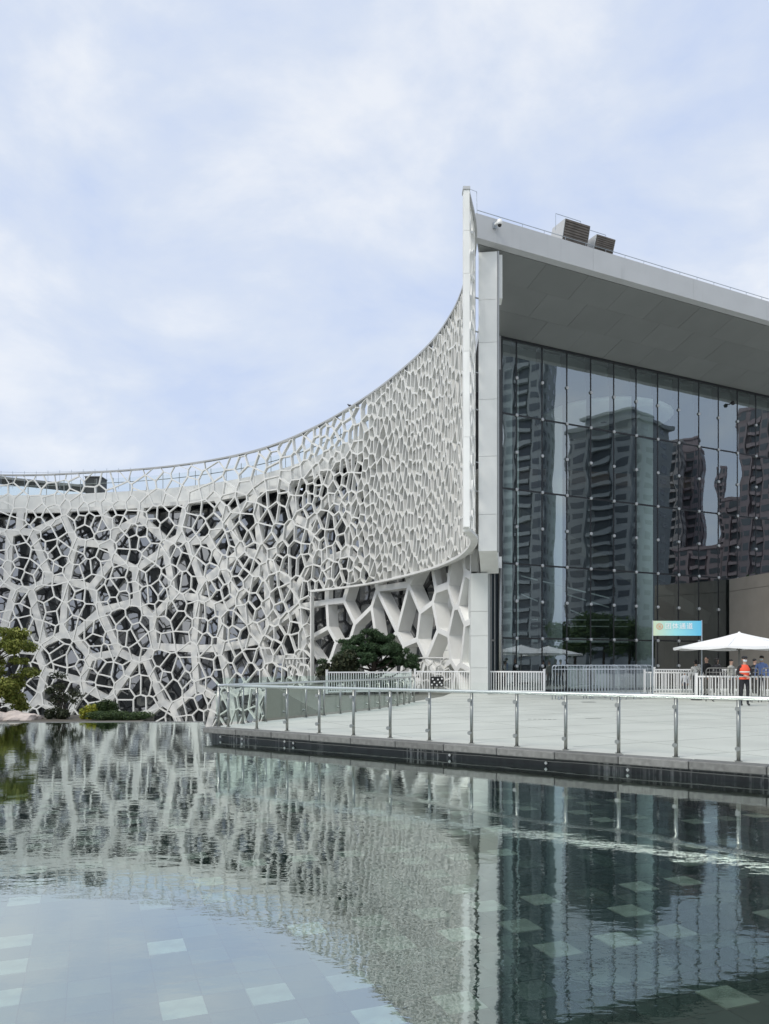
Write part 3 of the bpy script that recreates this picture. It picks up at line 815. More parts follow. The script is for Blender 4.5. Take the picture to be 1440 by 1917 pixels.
mu.prism([GW(-.1, 0, .05)[:2], GW(ms[-1], 0, .05)[:2], GW(ms[-1], 0, -.12)[:2], GW(-.1, 0, -.12)[:2]], ZS - .02, ROWS[-1] + .005)
mu.prism([GW(-.1, 0, .03)[:2], GW(ms[-1], 0, .03)[:2], GW(ms[-1], 0, -.12)[:2], GW(-.1, 0, -.12)[:2]], 0.001, 0.12)
cw = mu.build('curtain_wall', M_dark, mus)
rp = random.Random(9)
for i in range(len(ms) - 1):
    for j in range(len(ROWS) - 1):
        w_, h_ = ms[i + 1] - ms[i] - .06, ROWS[j + 1] - ROWS[j] - .066
        c_ = GW((ms[i] + ms[i + 1]) / 2, (ROWS[j] + ROWS[j + 1]) / 2)
        o = MB().quad((-w_ / 2, 0, -h_ / 2), (w_ / 2, 0, -h_ / 2), (w_ / 2, 0, h_ / 2), (-w_ / 2, 0, h_ / 2)).build('glass_pane', M_glassw, cw)
        o.location = c_; o.rotation_euler = (rp.uniform(-.001, .001), 0, ru + rp.uniform(-.001, .001))
cl = MB(); n = 10
for k, (yy, r_) in enumerate(((0.0, .085), (-.05, .085), (-.07, .06))): cl.v += [(cos(2 * pi * j / n) * r_, yy, sin(2 * pi * j / n) * r_) for j in range(n)]
for k in range(2):
    for j in range(n): cl.f.append((k * n + j, k * n + (j + 1) % n, (k + 1) * n + (j + 1) % n, (k + 1) * n + j)); cl.mi.append(0)
cl.f.append(tuple(2 * n + j for j in range(n))); cl.mi.append(0)
clm = wmesh(cl, 'clip', mat('clip_steel', (0.52, 0.53, 0.53), 0.35, metal=0.4))
zc = [1.31] + [z for r_ in range(1, 5) for z in (ROWS[r_], (ROWS[r_] + (ROWS[r_ + 1] if r_ < 4 else 17.54)) / 2)]
for i, s in enumerate(ms[1:]):
    for z in zc: inst('clip', clm, cw, GW(s, z, .02), ru)
# a dark lamp under the head of the glass
MB().sphere(GW(16.0, 16.6, .25), .12, 10, 6).beam(GW(16.0, 16.6, 0), GW(16.0, 16.7, .25), .05, .05).build('spot_lamp', M_black, cw)

# interior behind the glass
HD = 20.0
def HI(s, t_, z): p = GL0 + u * s + vv * t_; return (p.x, p.y, z)
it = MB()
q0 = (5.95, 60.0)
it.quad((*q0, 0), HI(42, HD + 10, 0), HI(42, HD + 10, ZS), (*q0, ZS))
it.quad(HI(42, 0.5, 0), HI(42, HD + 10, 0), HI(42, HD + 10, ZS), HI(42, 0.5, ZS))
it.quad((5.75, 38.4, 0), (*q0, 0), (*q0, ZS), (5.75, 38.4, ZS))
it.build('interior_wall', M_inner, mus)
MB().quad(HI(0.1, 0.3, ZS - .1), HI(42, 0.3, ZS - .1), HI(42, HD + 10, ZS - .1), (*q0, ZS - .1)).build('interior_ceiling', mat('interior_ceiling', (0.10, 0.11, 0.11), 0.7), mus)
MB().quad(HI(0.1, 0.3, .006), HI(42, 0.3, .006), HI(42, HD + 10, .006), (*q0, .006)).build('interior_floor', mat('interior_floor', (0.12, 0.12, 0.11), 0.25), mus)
for px_, D_, r_ in ((957, 42.0, .42), (1041, 50.0, .62), (1209, 47.5, .70), (1500, 56, .7)):
    q = G(px_, D_); MB().tube([(q.x, q.y, 0), (q.x, q.y, ZS - .1)], r_, 24).build('interior_column', M_icol, mus, smooth=True)
# sloping gallery, its light handrails, a mezzanine
def slab(name, a, b, w, h, m): return MB().beam(a, b, w, h).build(name, m, mus)
ga, gb = P(930, 960, 52), P(1300, 1160, 58)
slab('sloping_gallery', ga, gb, 3.0, 0.9, mat('gallery_brown', (0.09, 0.075, 0.06), 0.6))
M_tl = mat('pale_trim', (0.55, 0.56, 0.55), 0.4)
for (x0_, y0_, x1_, y1_, D_) in ((975, 1078, 1150, 1122, 48), (975, 1112, 1010, 1127, 48), (1058, 1112, 1150, 1140, 49), (1068, 1142, 1092, 1152, 48)):
    slab('handrail', P(x0_, y0_, D_), P(x1_, y1_, D_ + 1), 0.05, 0.07, M_tl)
for yy, hh in ((1160, .06), (1172, .05), (1198, .30)):
    slab('mezzanine_edge', P(996, yy, 50), P(1175, yy + 1, 51), 0.2, hh, M_tl)
slab('mezzanine', P(940, 1203, 54), P(1190, 1204, 54), 6, .3, M_inner)
slab('upper_bridge', P(960, 892, 53), P(1320, 910, 60), 1.5, 0.9, mat('bridge_brown', (0.13, 0.08, 0.06), 0.6))
for k in range(4): MB().box(G(1066 + k * 27, 47.0 + k * .5, 0.62), (0.8, 0.5, 1.24), ru).build('counter_reflection_box', M_plas, mus)  # white boxes added inside to imitate pale counters reflected in the glass
# pale suspended disc under the hall roof
dc = MB(); q = P(1130, 775, 50)
for i, (r_, dz) in enumerate(((0.3, 1.0), (1.3, .95), (1.5, .35), (3.6, .0), (4.3, -.35), (4.0, -.5), (0.2, -.55))):
    dc.v += [(q.x + cos(2 * pi * j / 28) * r_, q.y + sin(2 * pi * j / 28) * r_, q.z + dz) for j in range(28)]
    if i:
        for j in range(28): dc.f.append(((i - 1) * 28 + j, (i - 1) * 28 + (j + 1) % 28, i * 28 + (j + 1) % 28, i * 28 + j)); dc.mi.append(0)
dc.build('hanging_disc', mat('disc_white', (0.8, 0.8, 0.8), 0.5), mus, smooth=True)
MB().tube([(q.x, q.y, q.z + .9), (q.x, q.y, ZS - .1)], .05, 6).build('disc_hanger', M_steel, mus)

# brown concrete block that passes through the glass
bq = [(20.10, 44.85), (21.0, 40.4), (34, 46.7), (33.3, 51.2)]
cb = thing('concrete_block', 'brown concrete wall block standing against the glass wall beside the parasols', 'wall', (0, 0, 0))
prevz = 0.0
for za, zb in ((0.0, 5.62), (5.64, 6.34)):
    MB().prism(bq, za, zb).build('block_course', M_conc, cb)

# ------------------------------------------------------------------ things on the roof
def floodlight(px_, w_, hgt, label):
    # position along the roof edge
    k = (px_ - CXP) / F; s = (k * FC0.y - FC0.x) / (u.x - k * u.y)
    o = thing('rooftop_louvre_box', label, 'vent box', H(s, 0.75, ZF + 1.0), ru, 'louvred boxes on the roof edge')
    d = 0.95; lean = 0.28
    v = [(-w_ / 2, -d / 2 - lean * .1, .0), (w_ / 2, -d / 2 - lean * .1, .0), (w_ / 2, d / 2, 0), (-w_ / 2, d / 2, 0),
         (-w_ / 2, -d / 2 - lean, hgt), (w_ / 2, -d / 2 - lean, hgt), (w_ / 2, d / 2 - .35, hgt), (-w_ / 2, d / 2 - .35, hgt)]
    # nose that juts forward in the middle of the side
    MB().add(v, [(3, 2, 1, 0), (4, 5, 6, 7), (0, 1, 5, 4), (1, 2, 6, 5), (2, 3, 7, 6), (3, 0, 4, 7)]).build('housing', M_fascia, o)
    fr = MB(); yb, yt = -d / 2 - lean * .1, -d / 2 - lean
    M_lou = mat('louvre_brown', (0.13, 0.112, 0.095), 0.6, var=0.3, vscale=3)
    def fp(x, q): return Vector((x, yb + (yt - yb) * q - .02, hgt * q))
    MB().quad(fp(-w_ / 2 + .03, .06), fp(w_ / 2 - .03, .06), fp(w_ / 2 - .03, .97), fp(-w_ / 2 + .03, .97)).build('louvre_back', mat('louvre_back', (.06, .053, .046), .7), o)
    ns = 9
    for i in range(ns):
        q = .1 + .84 * i / (ns - 1)
        MB().beam(fp(-w_ / 2 + .05, q) + Vector((0, -.012, 0)), fp(w_ / 2 - .05, q) + Vector((0, -.012, 0)), .02, hgt * .085).build('slat', M_lou, o)
    MB().tube([(-w_ / 2, -.1, hgt * .8), (-w_ / 2, -.1, hgt + .55), (w_ / 2, -.1, hgt + .55), (w_ / 2, -.1, hgt * .8)], .016, 5).build('guard_hoop', M_galv, o)
    MB().beam((-w_ / 2, yb - .06, .03), (w_ / 2, yb - .06, .03), .05, .07).build('sill', M_plas, o)
    return o
floodlight(1082, 1.42, 0.98, 'larger leaning louvred box on the roof edge with a hoop rail')
floodlight(1135, 1.12, 0.72, 'smaller leaning louvred box on the roof edge next to a larger one')
k = (924 - CXP) / F; s_ = (k * FC0.y - FC0.x) / (u.x - k * u.y)
sc_ = thing('security_camera', 'white dome security camera on the corner of the roof fascia', 'camera', H(s_, -0.05, 19.55), ru)
MB().box((0, -.04, .12), (.16, .08, .22)).build('mount', M_galv, sc_)
MB().tube([(0, -.05, .16), (0.05, -.25, .2)], .05, 8).build('arm', M_plas, sc_)
MB().tube([(0.07, -.30, .05), (0.07, -.30, .12), (0.07, -.30, .24), (0.07, -.30, .29)], [.115, .12, .10, .03], 14).build('body', M_plas, sc_, smooth=True)
MB().sphere((0.07, -.30, .04), .085, 12, 8).build('dome', mat('black_dome', (.01, .01, .012), .1), sc_, smooth=True)
# plant room and mast wires on the far roof
pr = thing('roof_hut', 'small dark box standing on the roof behind the lattice top', 'roof hut', P(180, 918, 73))
MB().box((0, 0, .35), (1.5, 1.5, 1.5)).build('wall', mat('hut_dark', (.03, .033, .035), .6), pr)
MB().box((0, 0, 1.13), (1.6, 1.6, .08)).build('roof', M_dsteel, pr)
MB().box((0.2, -.76, .3), (.06, .03, 1.2)).build('seam', M_dsteel, pr)
lr = thing('roof_canopy', 'low grey canopy on the roof behind the far end of the lattice', 'canopy', (0, 0, 0))
a_, b_ = P(-60, 893, 76), P(165, 916, 76)
MB().beam(a_, b_, 3.0, .22).build('slab', mat('canopy_grey', (.20, .215, .21), .6), lr)
MB().beam(P(-60, 922, 75), P(150, 926, 75), .03, 1.3).build('glass_front', M_balg, lr)
wr = MB()
for xx in range(-20, 260, 22): wr.tube([P(xx, 915, 74), P(xx, 882 + (0 if xx < 60 else -(xx - 60) * .035), 74)], .018, 4)
wr.tube([P(-20, 883, 74), P(60, 885, 74), P(250, 880, 74)], .014, 4)
wr.build('wire_rail', M_galv, lr)
# small bird on the screen's rail
bd = thing('bird', 'tiny dark bird perched on the top rail of the lattice screen', 'bird', P(655, 762, 51.0))
MB().sphere((0, 0, .10), (.12, .07, .07), 10, 6).sphere((-.12, 0, .17), .045, 8, 6).beam((.08, 0, .10), (.22, 0, .12), .04, .02).build('body', mat('bird_dark', (.05, .05, .055), .8), bd, smooth=True)
MB().tube([(-.02, .02, .05), (-.02, .02, -.04)], .008, 4).tube([(-.02, -.02, .05), (-.02, -.02, -.04)], .008, 4).build('legs', M_black, bd)

# ------------------------------------------------------------------ glass railings
def railing(name, label, pts, out, gm=None):
    """pts: post positions (2D); out: unit vector to the glass side"""
    o = thing(name, label, 'railing', (pts[0].x, pts[0].y, 0))
    base = Vector((pts[0].x, pts[0].y, 0))
    for i, p in enumerate(pts):
        d = (pts[min(i + 1, len(pts) - 1)] - pts[max(i - 1, 0)]).normalized(); nn = Vector((-d.y, d.x))
        if nn.dot(out) < 0: nn = -nn
        q = Vector((p.x, p.y, 0)) - base; n3 = Vector((nn.x, nn.y, 0)); d3 = Vector((d.x, d.y, 0))
        po = MB().tube([q, q + Vector((0, 0, .93))], .030, 12).build('post', M_steel, o, smooth=True)
        MB().tube([q, q + Vector((0, 0, .012))], .055, 12).build('base_plate', M_steel, po)
        for zz in (.20, .80):
            c_ = q + Vector((0, 0, zz))
            MB().tube([c_ + n3 * .02, c_ + n3 * .075], .022, 8).tube([c_ + n3 * .072, c_ + n3 * .10], .036, 12).build('clamp', M_steel, po)
        if i + 1 < len(pts):
            r_ = Vector((pts[i + 1].x, pts[i + 1].y, 0)) - base; dd = (r_ - q).normalized()
            a_, b_ = q + n3 * .085 + dd * .012, r_ + n3 * .085 - dd * .012
            MB().beam(a_ + Vector((0, 0, .60)), b_ + Vector((0, 0, .60)), .012, 1.06).build('glass_panel', gm or M_railg, o)
    MB().tube([Vector((p.x, p.y, .96)) - base for p in pts], .032, 12).build('top_rail', mat('rail_steel', (.62, .64, .62), .3, metal=.8), o, smooth=True)
    return o
p1 = []
SP = 0.911
for k in range(0, 24): p1.append(edge_a + edge_d * (0.384 + SP * k) - nrm * 0.10)
railing('glass_railing', 'steel and glass railing along the pool edge of the plaza', p1, nrm)
def resample(pts, step):
    out = [pts[0]]; acc = 0
    for a_, b_ in zip(pts[:-1], pts[1:]):
        L = (b_ - a_).length; dd = (b_ - a_) / L; x = step - acc
        while x <= L: out.append(a_ + dd * x); x += step
        acc = (acc + L) % step
    return out
p2 = [p + Vector((.12, -.02)) for p in resample(rail2, 0.86)]
railing('glass_railing', 'steel and glass railing above the sunken court, meeting the poolside one', p2[0:], Vector((-1, .3)).normalized(), glass_mat('green_rail_glass', (0.90, 0.955, 0.935), 1.3, add=0.015))

# ------------------------------------------------------------------ fences and barriers
def white_fence(label, a, b, h=1.12, pk=.115, group='white picket fences'):
    a, b = Vector((a.x, a.y)), Vector((b.x, b.y)); L = (b - a).length; ang = atan2(b.y - a.y, b.x - a.x)
    o = thing('picket_fence', label, 'fence', (a.x, a.y, 0), ang, group)
    for x in (0, L):
        p = MB().box((x, 0, h / 2 + .02), (.095, .095, h + .04)).build('post', M_plas, o)
        MB().tube([(x, 0, 0), (x, 0, .05), (x, 0, .07)], [.22, .20, .06], 14).build('foot', M_black, p)
        MB().box((x, 0, h + .055), (.115, .115, .03)).build('cap', M_plas, p)
    for zz in (h - .06, .16): MB().box((L / 2, 0, zz), (L - .1, .045, .065)).build('rail', M_plas, o)
    n = int(L / pk); me_ = wmesh(MB().box((0, 0, 0), (.036, .024, h - .26)), 'picket', M_plas)
    for i in range(1, n): inst('picket', me_, o, (L * i / n, 0, h / 2 + .05))
    return o
white_fence('white picket fence with a black dotted board, in front of the cell wall', G(777, 37.2), G(893, 36.8))
white_fence('white picket fence in front of the left end of the tall glass wall', G(906, 36.6), G(1019, 35.6))
white_fence('white picket fence directly in front of the pine tree', G(612, 35.2), G(768, 36.4), 1.1)
white_fence('white picket fence under the blue sign beside stacked barriers', G(1207, 33.6), G(1302, 33.0), 1.12)
white_fence('white picket fence between the orange-vested guard and the queue', G(1304, 30.6), G(1500, 29.4), 1.0)
white_fence('white picket fence behind the queue along the glass wall', G(1225, 38.0), G(1470, 37.2), 1.2)
bdx = thing('dotted_board', 'small black board with white dots hung on the picket fence', 'sign', (G(818, 36.85).x, 36.85, .58), 0)
MB().box((0, 0, 0), (.64, .03, .48)).build('board', M_black, bdx)
dm = wmesh(MB().tube([(0, -.016, 0), (0, -.024, 0)], .042, 12), 'dot', M_plas)
for (x, z) in ((-.2, .12), (.05, .10), (.24, .14), (-.12, -.02), (.14, -.04), (-.24, -.14), (0.0, -.16), (.22, -.15)): inst('dot', dm, bdx, (x, 0, z))

def barrier(label, a, b, m=M_galv, h=1.38, pitch=.12, group='steel crowd barriers'):
    a, b = Vector((a.x, a.y)), Vector((b.x, b.y)); L = (b - a).length; ang = atan2(b.y - a.y, b.x - a.x)
    o = thing('crowd_barrier', label, 'barrier', (a.x, a.y, 0), ang, group)
    r = .12; fr = [(0, 0, .0), (0, 0, h - r)] + [(r - r * cos(t_), 0, h - r + r * sin(t_)) for t_ in (.4, .8, 1.2, pi / 2)] + \
        [(L - r + r * sin(t_), 0, h - r + r * cos(t_)) for t_ in (0, .4, .8, 1.2, pi / 2)] + [(L, 0, .0)]
    MB().tube(fr, .019, 8).build('frame', m, o, smooth=True)
    MB().tube([(0, 0, .22), (L, 0, .22)], .015, 6).build('rail', m, o)
    MB().tube([(0.02, 0, h - .16), (L - .02, 0, h - .16)], .013, 6).build('rail', m, o)
    n = int(L / pitch); me_ = wmesh(MB().tube([(0, 0, .22), (0, 0, h - .005)], .010, 5), 'bar', m)
    for i in range(1, n): inst('bar', me_, o, (L * i / n, 0, 0))
    for x in (.25, L - .25):
        MB().tube([(x, -.30, .012), (x, -.24, .07), (x, -.1, .10), (x, .1, .10), (x, .24, .07), (x, .30, .012)], .02, 6).tube([(x, 0, .09), (x, 0, .23)], .016, 6).build('foot', m, o, smooth=True)
    for zz in (.5, 1.0): MB().tube([(L, 0, zz), (L + .05, 0, zz), (L + .05, 0, zz - .08)], .010, 5).build('hook', m, o)
    return o
barrier('steel crowd barrier at the front of the stack beside the white fence', G(1034, 31.0), G(1157, 30.6))
barrier('steel crowd barrier second in the stack, just behind the front one', G(1040, 31.4), G(1172, 31.0))
barrier('steel crowd barrier in the middle of the stack', G(1093, 31.9), G(1200, 31.4))
barrier('steel crowd barrier fourth in the stack, ending by the sign pole', G(1098, 32.3), G(1212, 31.9))
barrier('steel crowd barrier at the back of the stack, ending by the sign pole', G(1122, 32.7), G(1221, 32.3))
barrier('grey crowd barrier in front of the queue behind the guard', G(1322, 29.6), G(1420, 29.0), M_dsteel, 1.28)
barrier('grey crowd barrier in front of the man in the blue shirt', G(1426, 29.1), G(1520, 28.5), M_dsteel, 1.28)

# ------------------------------------------------------------------ sign
sg = thing('hanging_sign', 'pale green to blue sign board with white Chinese characters on two poles', 'sign', (G(1268, 32.3).x, 32.3, 0))
sw, sh = 2.02, .62; z0 = P(0, 1190, 32.3).z
for x in (-sw / 2 - .02, sw / 2 + .02):
    MB().tube([(x, 0, 0), (x, 0, z0 + sh + .03)], .026, 8).build('pole', M_galv, sg)
    MB().tube([(x, 0, 0), (x, 0, .03)], .2, 14).build('base', M_dsteel, sg)
ms_ = bpy.data.materials.new('sign_print'); ms_.use_nodes = True; t = ms_.node_tree; b = t.nodes['Principled BSDF']; b.inputs['Roughness'].default_value = .5
tcs = t.nodes.new('ShaderNodeTexCoord'); sxx = t.nodes.new('ShaderNodeSeparateXYZ'); t.links.new(tcs.outputs['Object'], sxx.inputs[0])
mr = t.nodes.new('ShaderNodeMapRange'); mr.inputs['From Min'].default_value = -sw / 2; mr.inputs['From Max'].default_value = sw / 2; t.links.new(sxx.outputs[0], mr.inputs['Value'])
rmp = t.nodes.new('ShaderNodeValToRGB'); rmp.color_ramp.elements[0].color = (.62, .72, .50, 1); rmp.color_ramp.elements[1].color = (.10, .45, .66, 1)
kk = rmp.color_ramp.elements.new(.45); kk.color = (.30, .66, .68, 1)
t.links.new(mr.outputs[0], rmp.inputs[0]); t.links.new(rmp.outputs[0], b.inputs['Base Color'])
MB().box((0, 0, z0 + sh / 2), (sw, .05, sh)).build('board', ms_, sg)
def text_mesh(s, size):
    cu = bpy.data.curves.new('characters', 'FONT'); cu.body = s; cu.size = size; cu.extrude = .004; cu.align_x = 'CENTER'; cu.align_y = 'CENTER'
    cu.space_character = 1.22
    tmp = bpy.data.objects.new('tmp', cu); C.objects.link(tmp)
    dg = bpy.context.evaluated_depsgraph_get(); dg.update()
    me_ = bpy.data.meshes.new_from_object(tmp.evaluated_get(dg)); bpy.data.objects.remove(tmp); return me_
tx = text_mesh('\u56e2\u4f53\u901a\u9053', .27); tx.materials.append(M_canvas)
to = bpy.data.objects.new('characters', tx); to.location = (.06, -.034, z0 + sh * .62); to.rotation_euler = (pi / 2, 0, 0); link(to, sg)
em = MB(); n = 20
for r_ in (.10, .14): em.v += [(cos(2 * pi * j / n) * r_, 0, sin(2 * pi * j / n) * r_ * .95) for j in range(n)]
for j in range(n): em.f.append((j, (j + 1) % n, n + (j + 1) % n, n + j)); em.mi.append(0)
em.box((0, 0, 0.0), (.10, .006, .09))
eo = em.build('emblem', mat('emblem_orange', (.62, .36, .22), .6), sg); eo.location = (-sw / 2 + .26, -.032, z0 + sh * .62)

# ------------------------------------------------------------------ parasols
def parasol(label, x, y, R=2.6, zr=2.12, za=2.72, rz=0.2):
    o = thing('parasol', label, 'parasol', (x, y, 0), rz, 'white parasols on the plaza')
    cn = MB(); nseg = 8; sub = 6; rings = 7; na = nseg * sub
    for i in range(rings + 1):
        q = i / rings
        for j in range(na):
            a_ = 2 * pi * j / na; f = (j % sub) / sub; mid = sin(pi * f)
            rad = R * q * (1 - .045 * mid * q); zz = zr + (za - zr) * (1 - q) ** 1.15 - .10 * mid * q * (1 - q) - .015 * q * mid
            if i == rings: pass
            cn.v.append((cos(a_) * max(rad, .02), sin(a_) * max(rad, .02), zz))
    for i in range(rings):
        for j in range(na): cn.f.append((i * na + j, i * na + (j + 1) % na, (i + 1) * na + (j + 1) % na, (i + 1) * na + j)); cn.mi.append(0)
    o_b = len(cn.v)
    for j in range(na):
        v = cn.v[rings * na + j]; cn.v.append((v[0] * .998, v[1] * .998, v[2] - .06 - .05 * sin(pi * (j % sub) / sub)))
    for j in range(na): cn.f.append((rings * na + j, rings * na + (j + 1) % na, o_b + (j + 1) % na, o_b + j)); cn.mi.append(0)
    can = cn.build('canopy', M_canvas, o)
    MB().tube([(0, 0, za - .03), (0, 0, za + .035)], [.07, .03], 8).build('finial', M_plas, can)
    MB().tube([(0, 0, 0), (0, 0, za)], .04, 10).build('pole', M_dsteel, o, smooth=True)
    MB().tube([(0, 0, zr - .12), (0, 0, zr + .08)], [.12, .05], 10).build('hub', M_dsteel, o)
    for j in range(nseg):
        a_ = 2 * pi * j / nseg
        MB().beam((cos(a_) * .05, sin(a_) * .05, za - .06), (cos(a_) * R * .985, sin(a_) * R * .985, zr - .01), .025, .035).build('rib', M_plas, o)
        MB().beam((cos(a_) * .06, sin(a_) * .06, zr - .08), (cos(a_) * R * .5, sin(a_) * R * .5, (za + zr) / 2 - .08), .018, .022).build('strut', M_plas, o)
    MB().box((0, 0, .06), (.9, .9, .12)).build('base', M_dsteel, o)
    return o
q = G(1384, 31.4); parasol('white canvas parasol above the guard and the queue', q.x, q.y)
parasol('white canvas parasol further along the plaza past the queue', 20.6, 31.2, rz=.4)
parasol('white canvas parasol at the far end of the row on the plaza', 26.2, 30.6, rz=.1)

# ------------------------------------------------------------------ people
def evald(o):
    dg = bpy.context.evaluated_depsgraph_get(); dg.update()
    return bpy.data.meshes.new_from_object(o.evaluated_get(dg))
M_skin = mat('skin', (.50, .32, .24), .55); M_hair = mat('black_hair', (.012, .011, .010), .5); M_mask = mat('mask_blue', (.62, .72, .74), .8); M_eye = mat('eye_dark', (.02, .015, .012), .3)
def person(label, x, y, hgt, face, shirt, pants, shoes=(.02, .02, .02), hair='short', arms=None, extra=None, skirt=False):
    """face: heading in radians, 0 = towards the camera (-Y)"""
    o = thing('person', label, 'person', (x, y, 0), face, 'people on the plaza')
    k = hgt / 1.72
    V = {}; E = []
    def jt(n, p, r, par=None):
        V[n] = (Vector(p) * k, r * k if not isinstance(r, tuple) else (r[0] * k, r[1] * k)); 
        if par: E.append((par, n))
    jt('pelvis', (0, 0, .93), (.155, .115)); jt('waist', (0, 0.0, 1.06), (.135, .10), 'pelvis'); jt('chest', (0, 0.01, 1.27), (.16, .115), 'waist')
    jt('neckb', (0, .01, 1.42), (.075, .07), 'chest'); jt('neck', (0, 0, 1.48), (.055, .055), 'neckb'); jt('jaw', (0, -.015, 1.545), (.068, .08), 'neck')
    jt('head', (0, -.005, 1.63), (.078, .098), 'jaw'); jt('crown', (0, .005, 1.69), (.055, .07), 'head')
    for s, sd_n in ((-1, 'l'), (1, 'r')):
        jt('hip' + sd_n, (s * .095, 0, .86), .088, 'pelvis'); jt('knee' + sd_n, (s * .105, -.015, .49), .062, 'hip' + sd_n)
        jt('calf' + sd_n, (s * .107, .012, .34), .056, 'knee' + sd_n)
        jt('ankle' + sd_n, (s * .11, .01, .09), .042, 'calf' + sd_n); jt('toe' + sd_n, (s * .125, -.13, .038), (.042, .034), 'ankle' + sd_n)
        jt('sh' + sd_n, (s * .175, .01, 1.375), .066, 'chest')
        A = (arms or {}).get(sd_n) or [(.235, .01, 1.12), (.245, -.06, .88)]
        el, wr_ = A; jt('el' + sd_n, (s * el[0], el[1], el[2]), .046, 'sh' + sd_n); jt('wr' + sd_n, (s * wr_[0], wr_[1], wr_[2]), .030, 'el' + sd_n)
        d = (Vector((s * wr_[0], wr_[1], wr_[2])) - Vector((s * el[0], el[1], el[2]))).normalized()
        side = d.cross(Vector((0, 0, 1)));  side = Vector((0, -1, 0)) if side.length < .5 else side.normalized()
        w0 = Vector((s * wr_[0], wr_[1], wr_[2])); palm = w0 + d * .055
        jt('palm' + sd_n, palm, (.034, .022), 'wr' + sd_n)
        for fi, (so, ln) in enumerate(((-.027, .075), (-.009, .085), (.009, .08), (.026, .065))):
            jt('f%d%s' % (fi, sd_n), palm + d * .05 + side * so, .0095, 'palm' + sd_n); jt('g%d%s' % (fi, sd_n), palm + d * (.045 + ln * .8) + side * so + Vector((0, .012, 0)), .0075, 'f%d%s' % (fi, sd_n))
        jt('th' + sd_n, palm + side * -.045 + d * .015, .010, 'palm' + sd_n); jt('ti' + sd_n, palm + side * -.055 + d * .05, .008, 'th' + sd_n)
    names = list(V); idx = {n: i for i, n in enumerate(names)}
    me_ = bpy.data.meshes.new('body'); me_.from_pydata([V[n][0] for n in names], [(idx[a], idx[b]) for a, b in E], [])
    tmp = bpy.data.objects.new('tmp', me_); C.objects.link(tmp)
    md = tmp.modifiers.new('skin', 'SKIN'); md.use_smooth_shade = True
    if not me_.skin_vertices: 
        raise RuntimeError('no skin layer')
    for n in names:
        r = V[n][1]; sv = me_.skin_vertices[0].data[idx[n]]; sv.radius = r if isinstance(r, tuple) else (r, r); sv.use_root = (n == 'pelvis')
    ss = tmp.modifiers.new('sub', 'SUBSURF'); ss.levels = 1; ss.render_levels = 1
    bm_ = evald(tmp); bpy.data.objects.remove(tmp)
    c_sh = shirt if not isinstance(shirt, tuple) else mat('cloth_%.3f_%.3f_%.3f' % shirt, shirt, .85, var=.08, vscale=6)
    c_pa = mat('cloth_%.3f_%.3f_%.3f' % pants, pants, .85, var=.08, vscale=6); c_so = mat('cloth_%.3f_%.3f_%.3f' % shoes, shoes, .6)
    bm_.materials.clear()
    for m in (M_skin, c_sh, c_pa, c_so): bm_.materials.append(m)
    wl_, wrr = [(V['wr' + q][0], V['palm' + q][0]) for q in 'lr']
    for p in bm_.polygons:
        c_ = p.center; z_ = c_.z / k
        mi = 0
        if z_ < .11: mi = 3
        elif z_ < .97: mi = 2
        elif z_ < 1.435: mi = 1
        for (w_, pm) in (wl_, wrr):
            el_ = (w_ - pm).normalized()
            if (c_ - pm).length < .16 * k: mi = 0 if (c_ - w_).dot(el_) < 0.0 else 1
            elif abs(c_.x) > .185 * k and z_ < .99 and z_ > .75: mi = 1
        p.material_index = mi; p.use_smooth = True
    body = link(bpy.data.objects.new('body', bm_), o)
    # head details
    hd = V['head'][0]
    fc = MB(); fc.sphere(hd + Vector((0, -.098, -.025)) * k, (.012 * k, .016 * k, .022 * k), 8, 6)
    for s in (-1, 1): fc.sphere(hd + Vector((s * .078, .01, -.02)) * k, (.012 * k, .022 * k, .032 * k), 8, 6)
    fc.build('nose_and_ears', M_skin, body, smooth=True)
    ey = MB()
    for s in (-1, 1): ey.sphere(hd + Vector((s * .03, -.084, .0)) * k, (.011 * k, .008 * k, .006 * k), 8, 5)
    ey.build('eyes', M_eye, body)
    if not (extra and 'mask' in extra): MB().sphere(hd + Vector((0, -.09, -.062)) * k, (.022 * k, .007 * k, .006 * k), 8, 5).build('mouth', mat('lips', (.35, .15, .13), .6), body)
    else: 
        MB().sphere(hd + Vector((0, -.052, -.052)) * k, (.068 * k, .058 * k, .052 * k), 14, 8).build('mask', M_mask, o, smooth=True)
    hb = MB()
    if hair in ('short', 'cap'):
        hb.sphere(hd + Vector((0, .018, .038)) * k, (.087 * k, .098 * k, .075 * k), 16, 10)
    elif hair == 'receding': hb.sphere(hd + Vector((0, .04, .03)) * k, (.084 * k, .085 * k, .078 * k), 16, 10)
    elif hair == 'bun': hb.sphere(hd + Vector((0, .018, .035)) * k, (.092 * k, .102 * k, .082 * k), 16, 10).sphere(hd + Vector((0, .11, .05)) * k, .045 * k, 10, 8).sphere(hd + Vector((0, .05, -.04)) * k, (.082 * k, .062 * k, .07 * k), 12, 8)
    elif hair == 'long': hb.sphere(hd + Vector((0, .018, .035)) * k, (.092 * k, .102 * k, .082 * k), 16, 10).sphere(hd + Vector((0, .06, -.09)) * k, (.09 * k, .06 * k, .15 * k), 14, 10)
    hb.build('hair', M_hair, o, smooth=True)
    if extra and 'cap' in extra:
        cb_ = MB().sphere(hd + Vector((0, .01, .058)) * k, (.096 * k, .108 * k, .062 * k), 16, 8); cb_.box(hd + Vector((0, -.115, .045)) * k, (.13 * k, .09 * k, .012 * k))
        cb_.build('cap', mat('cap_black', (.02, .02, .022), .7), o, smooth=False)
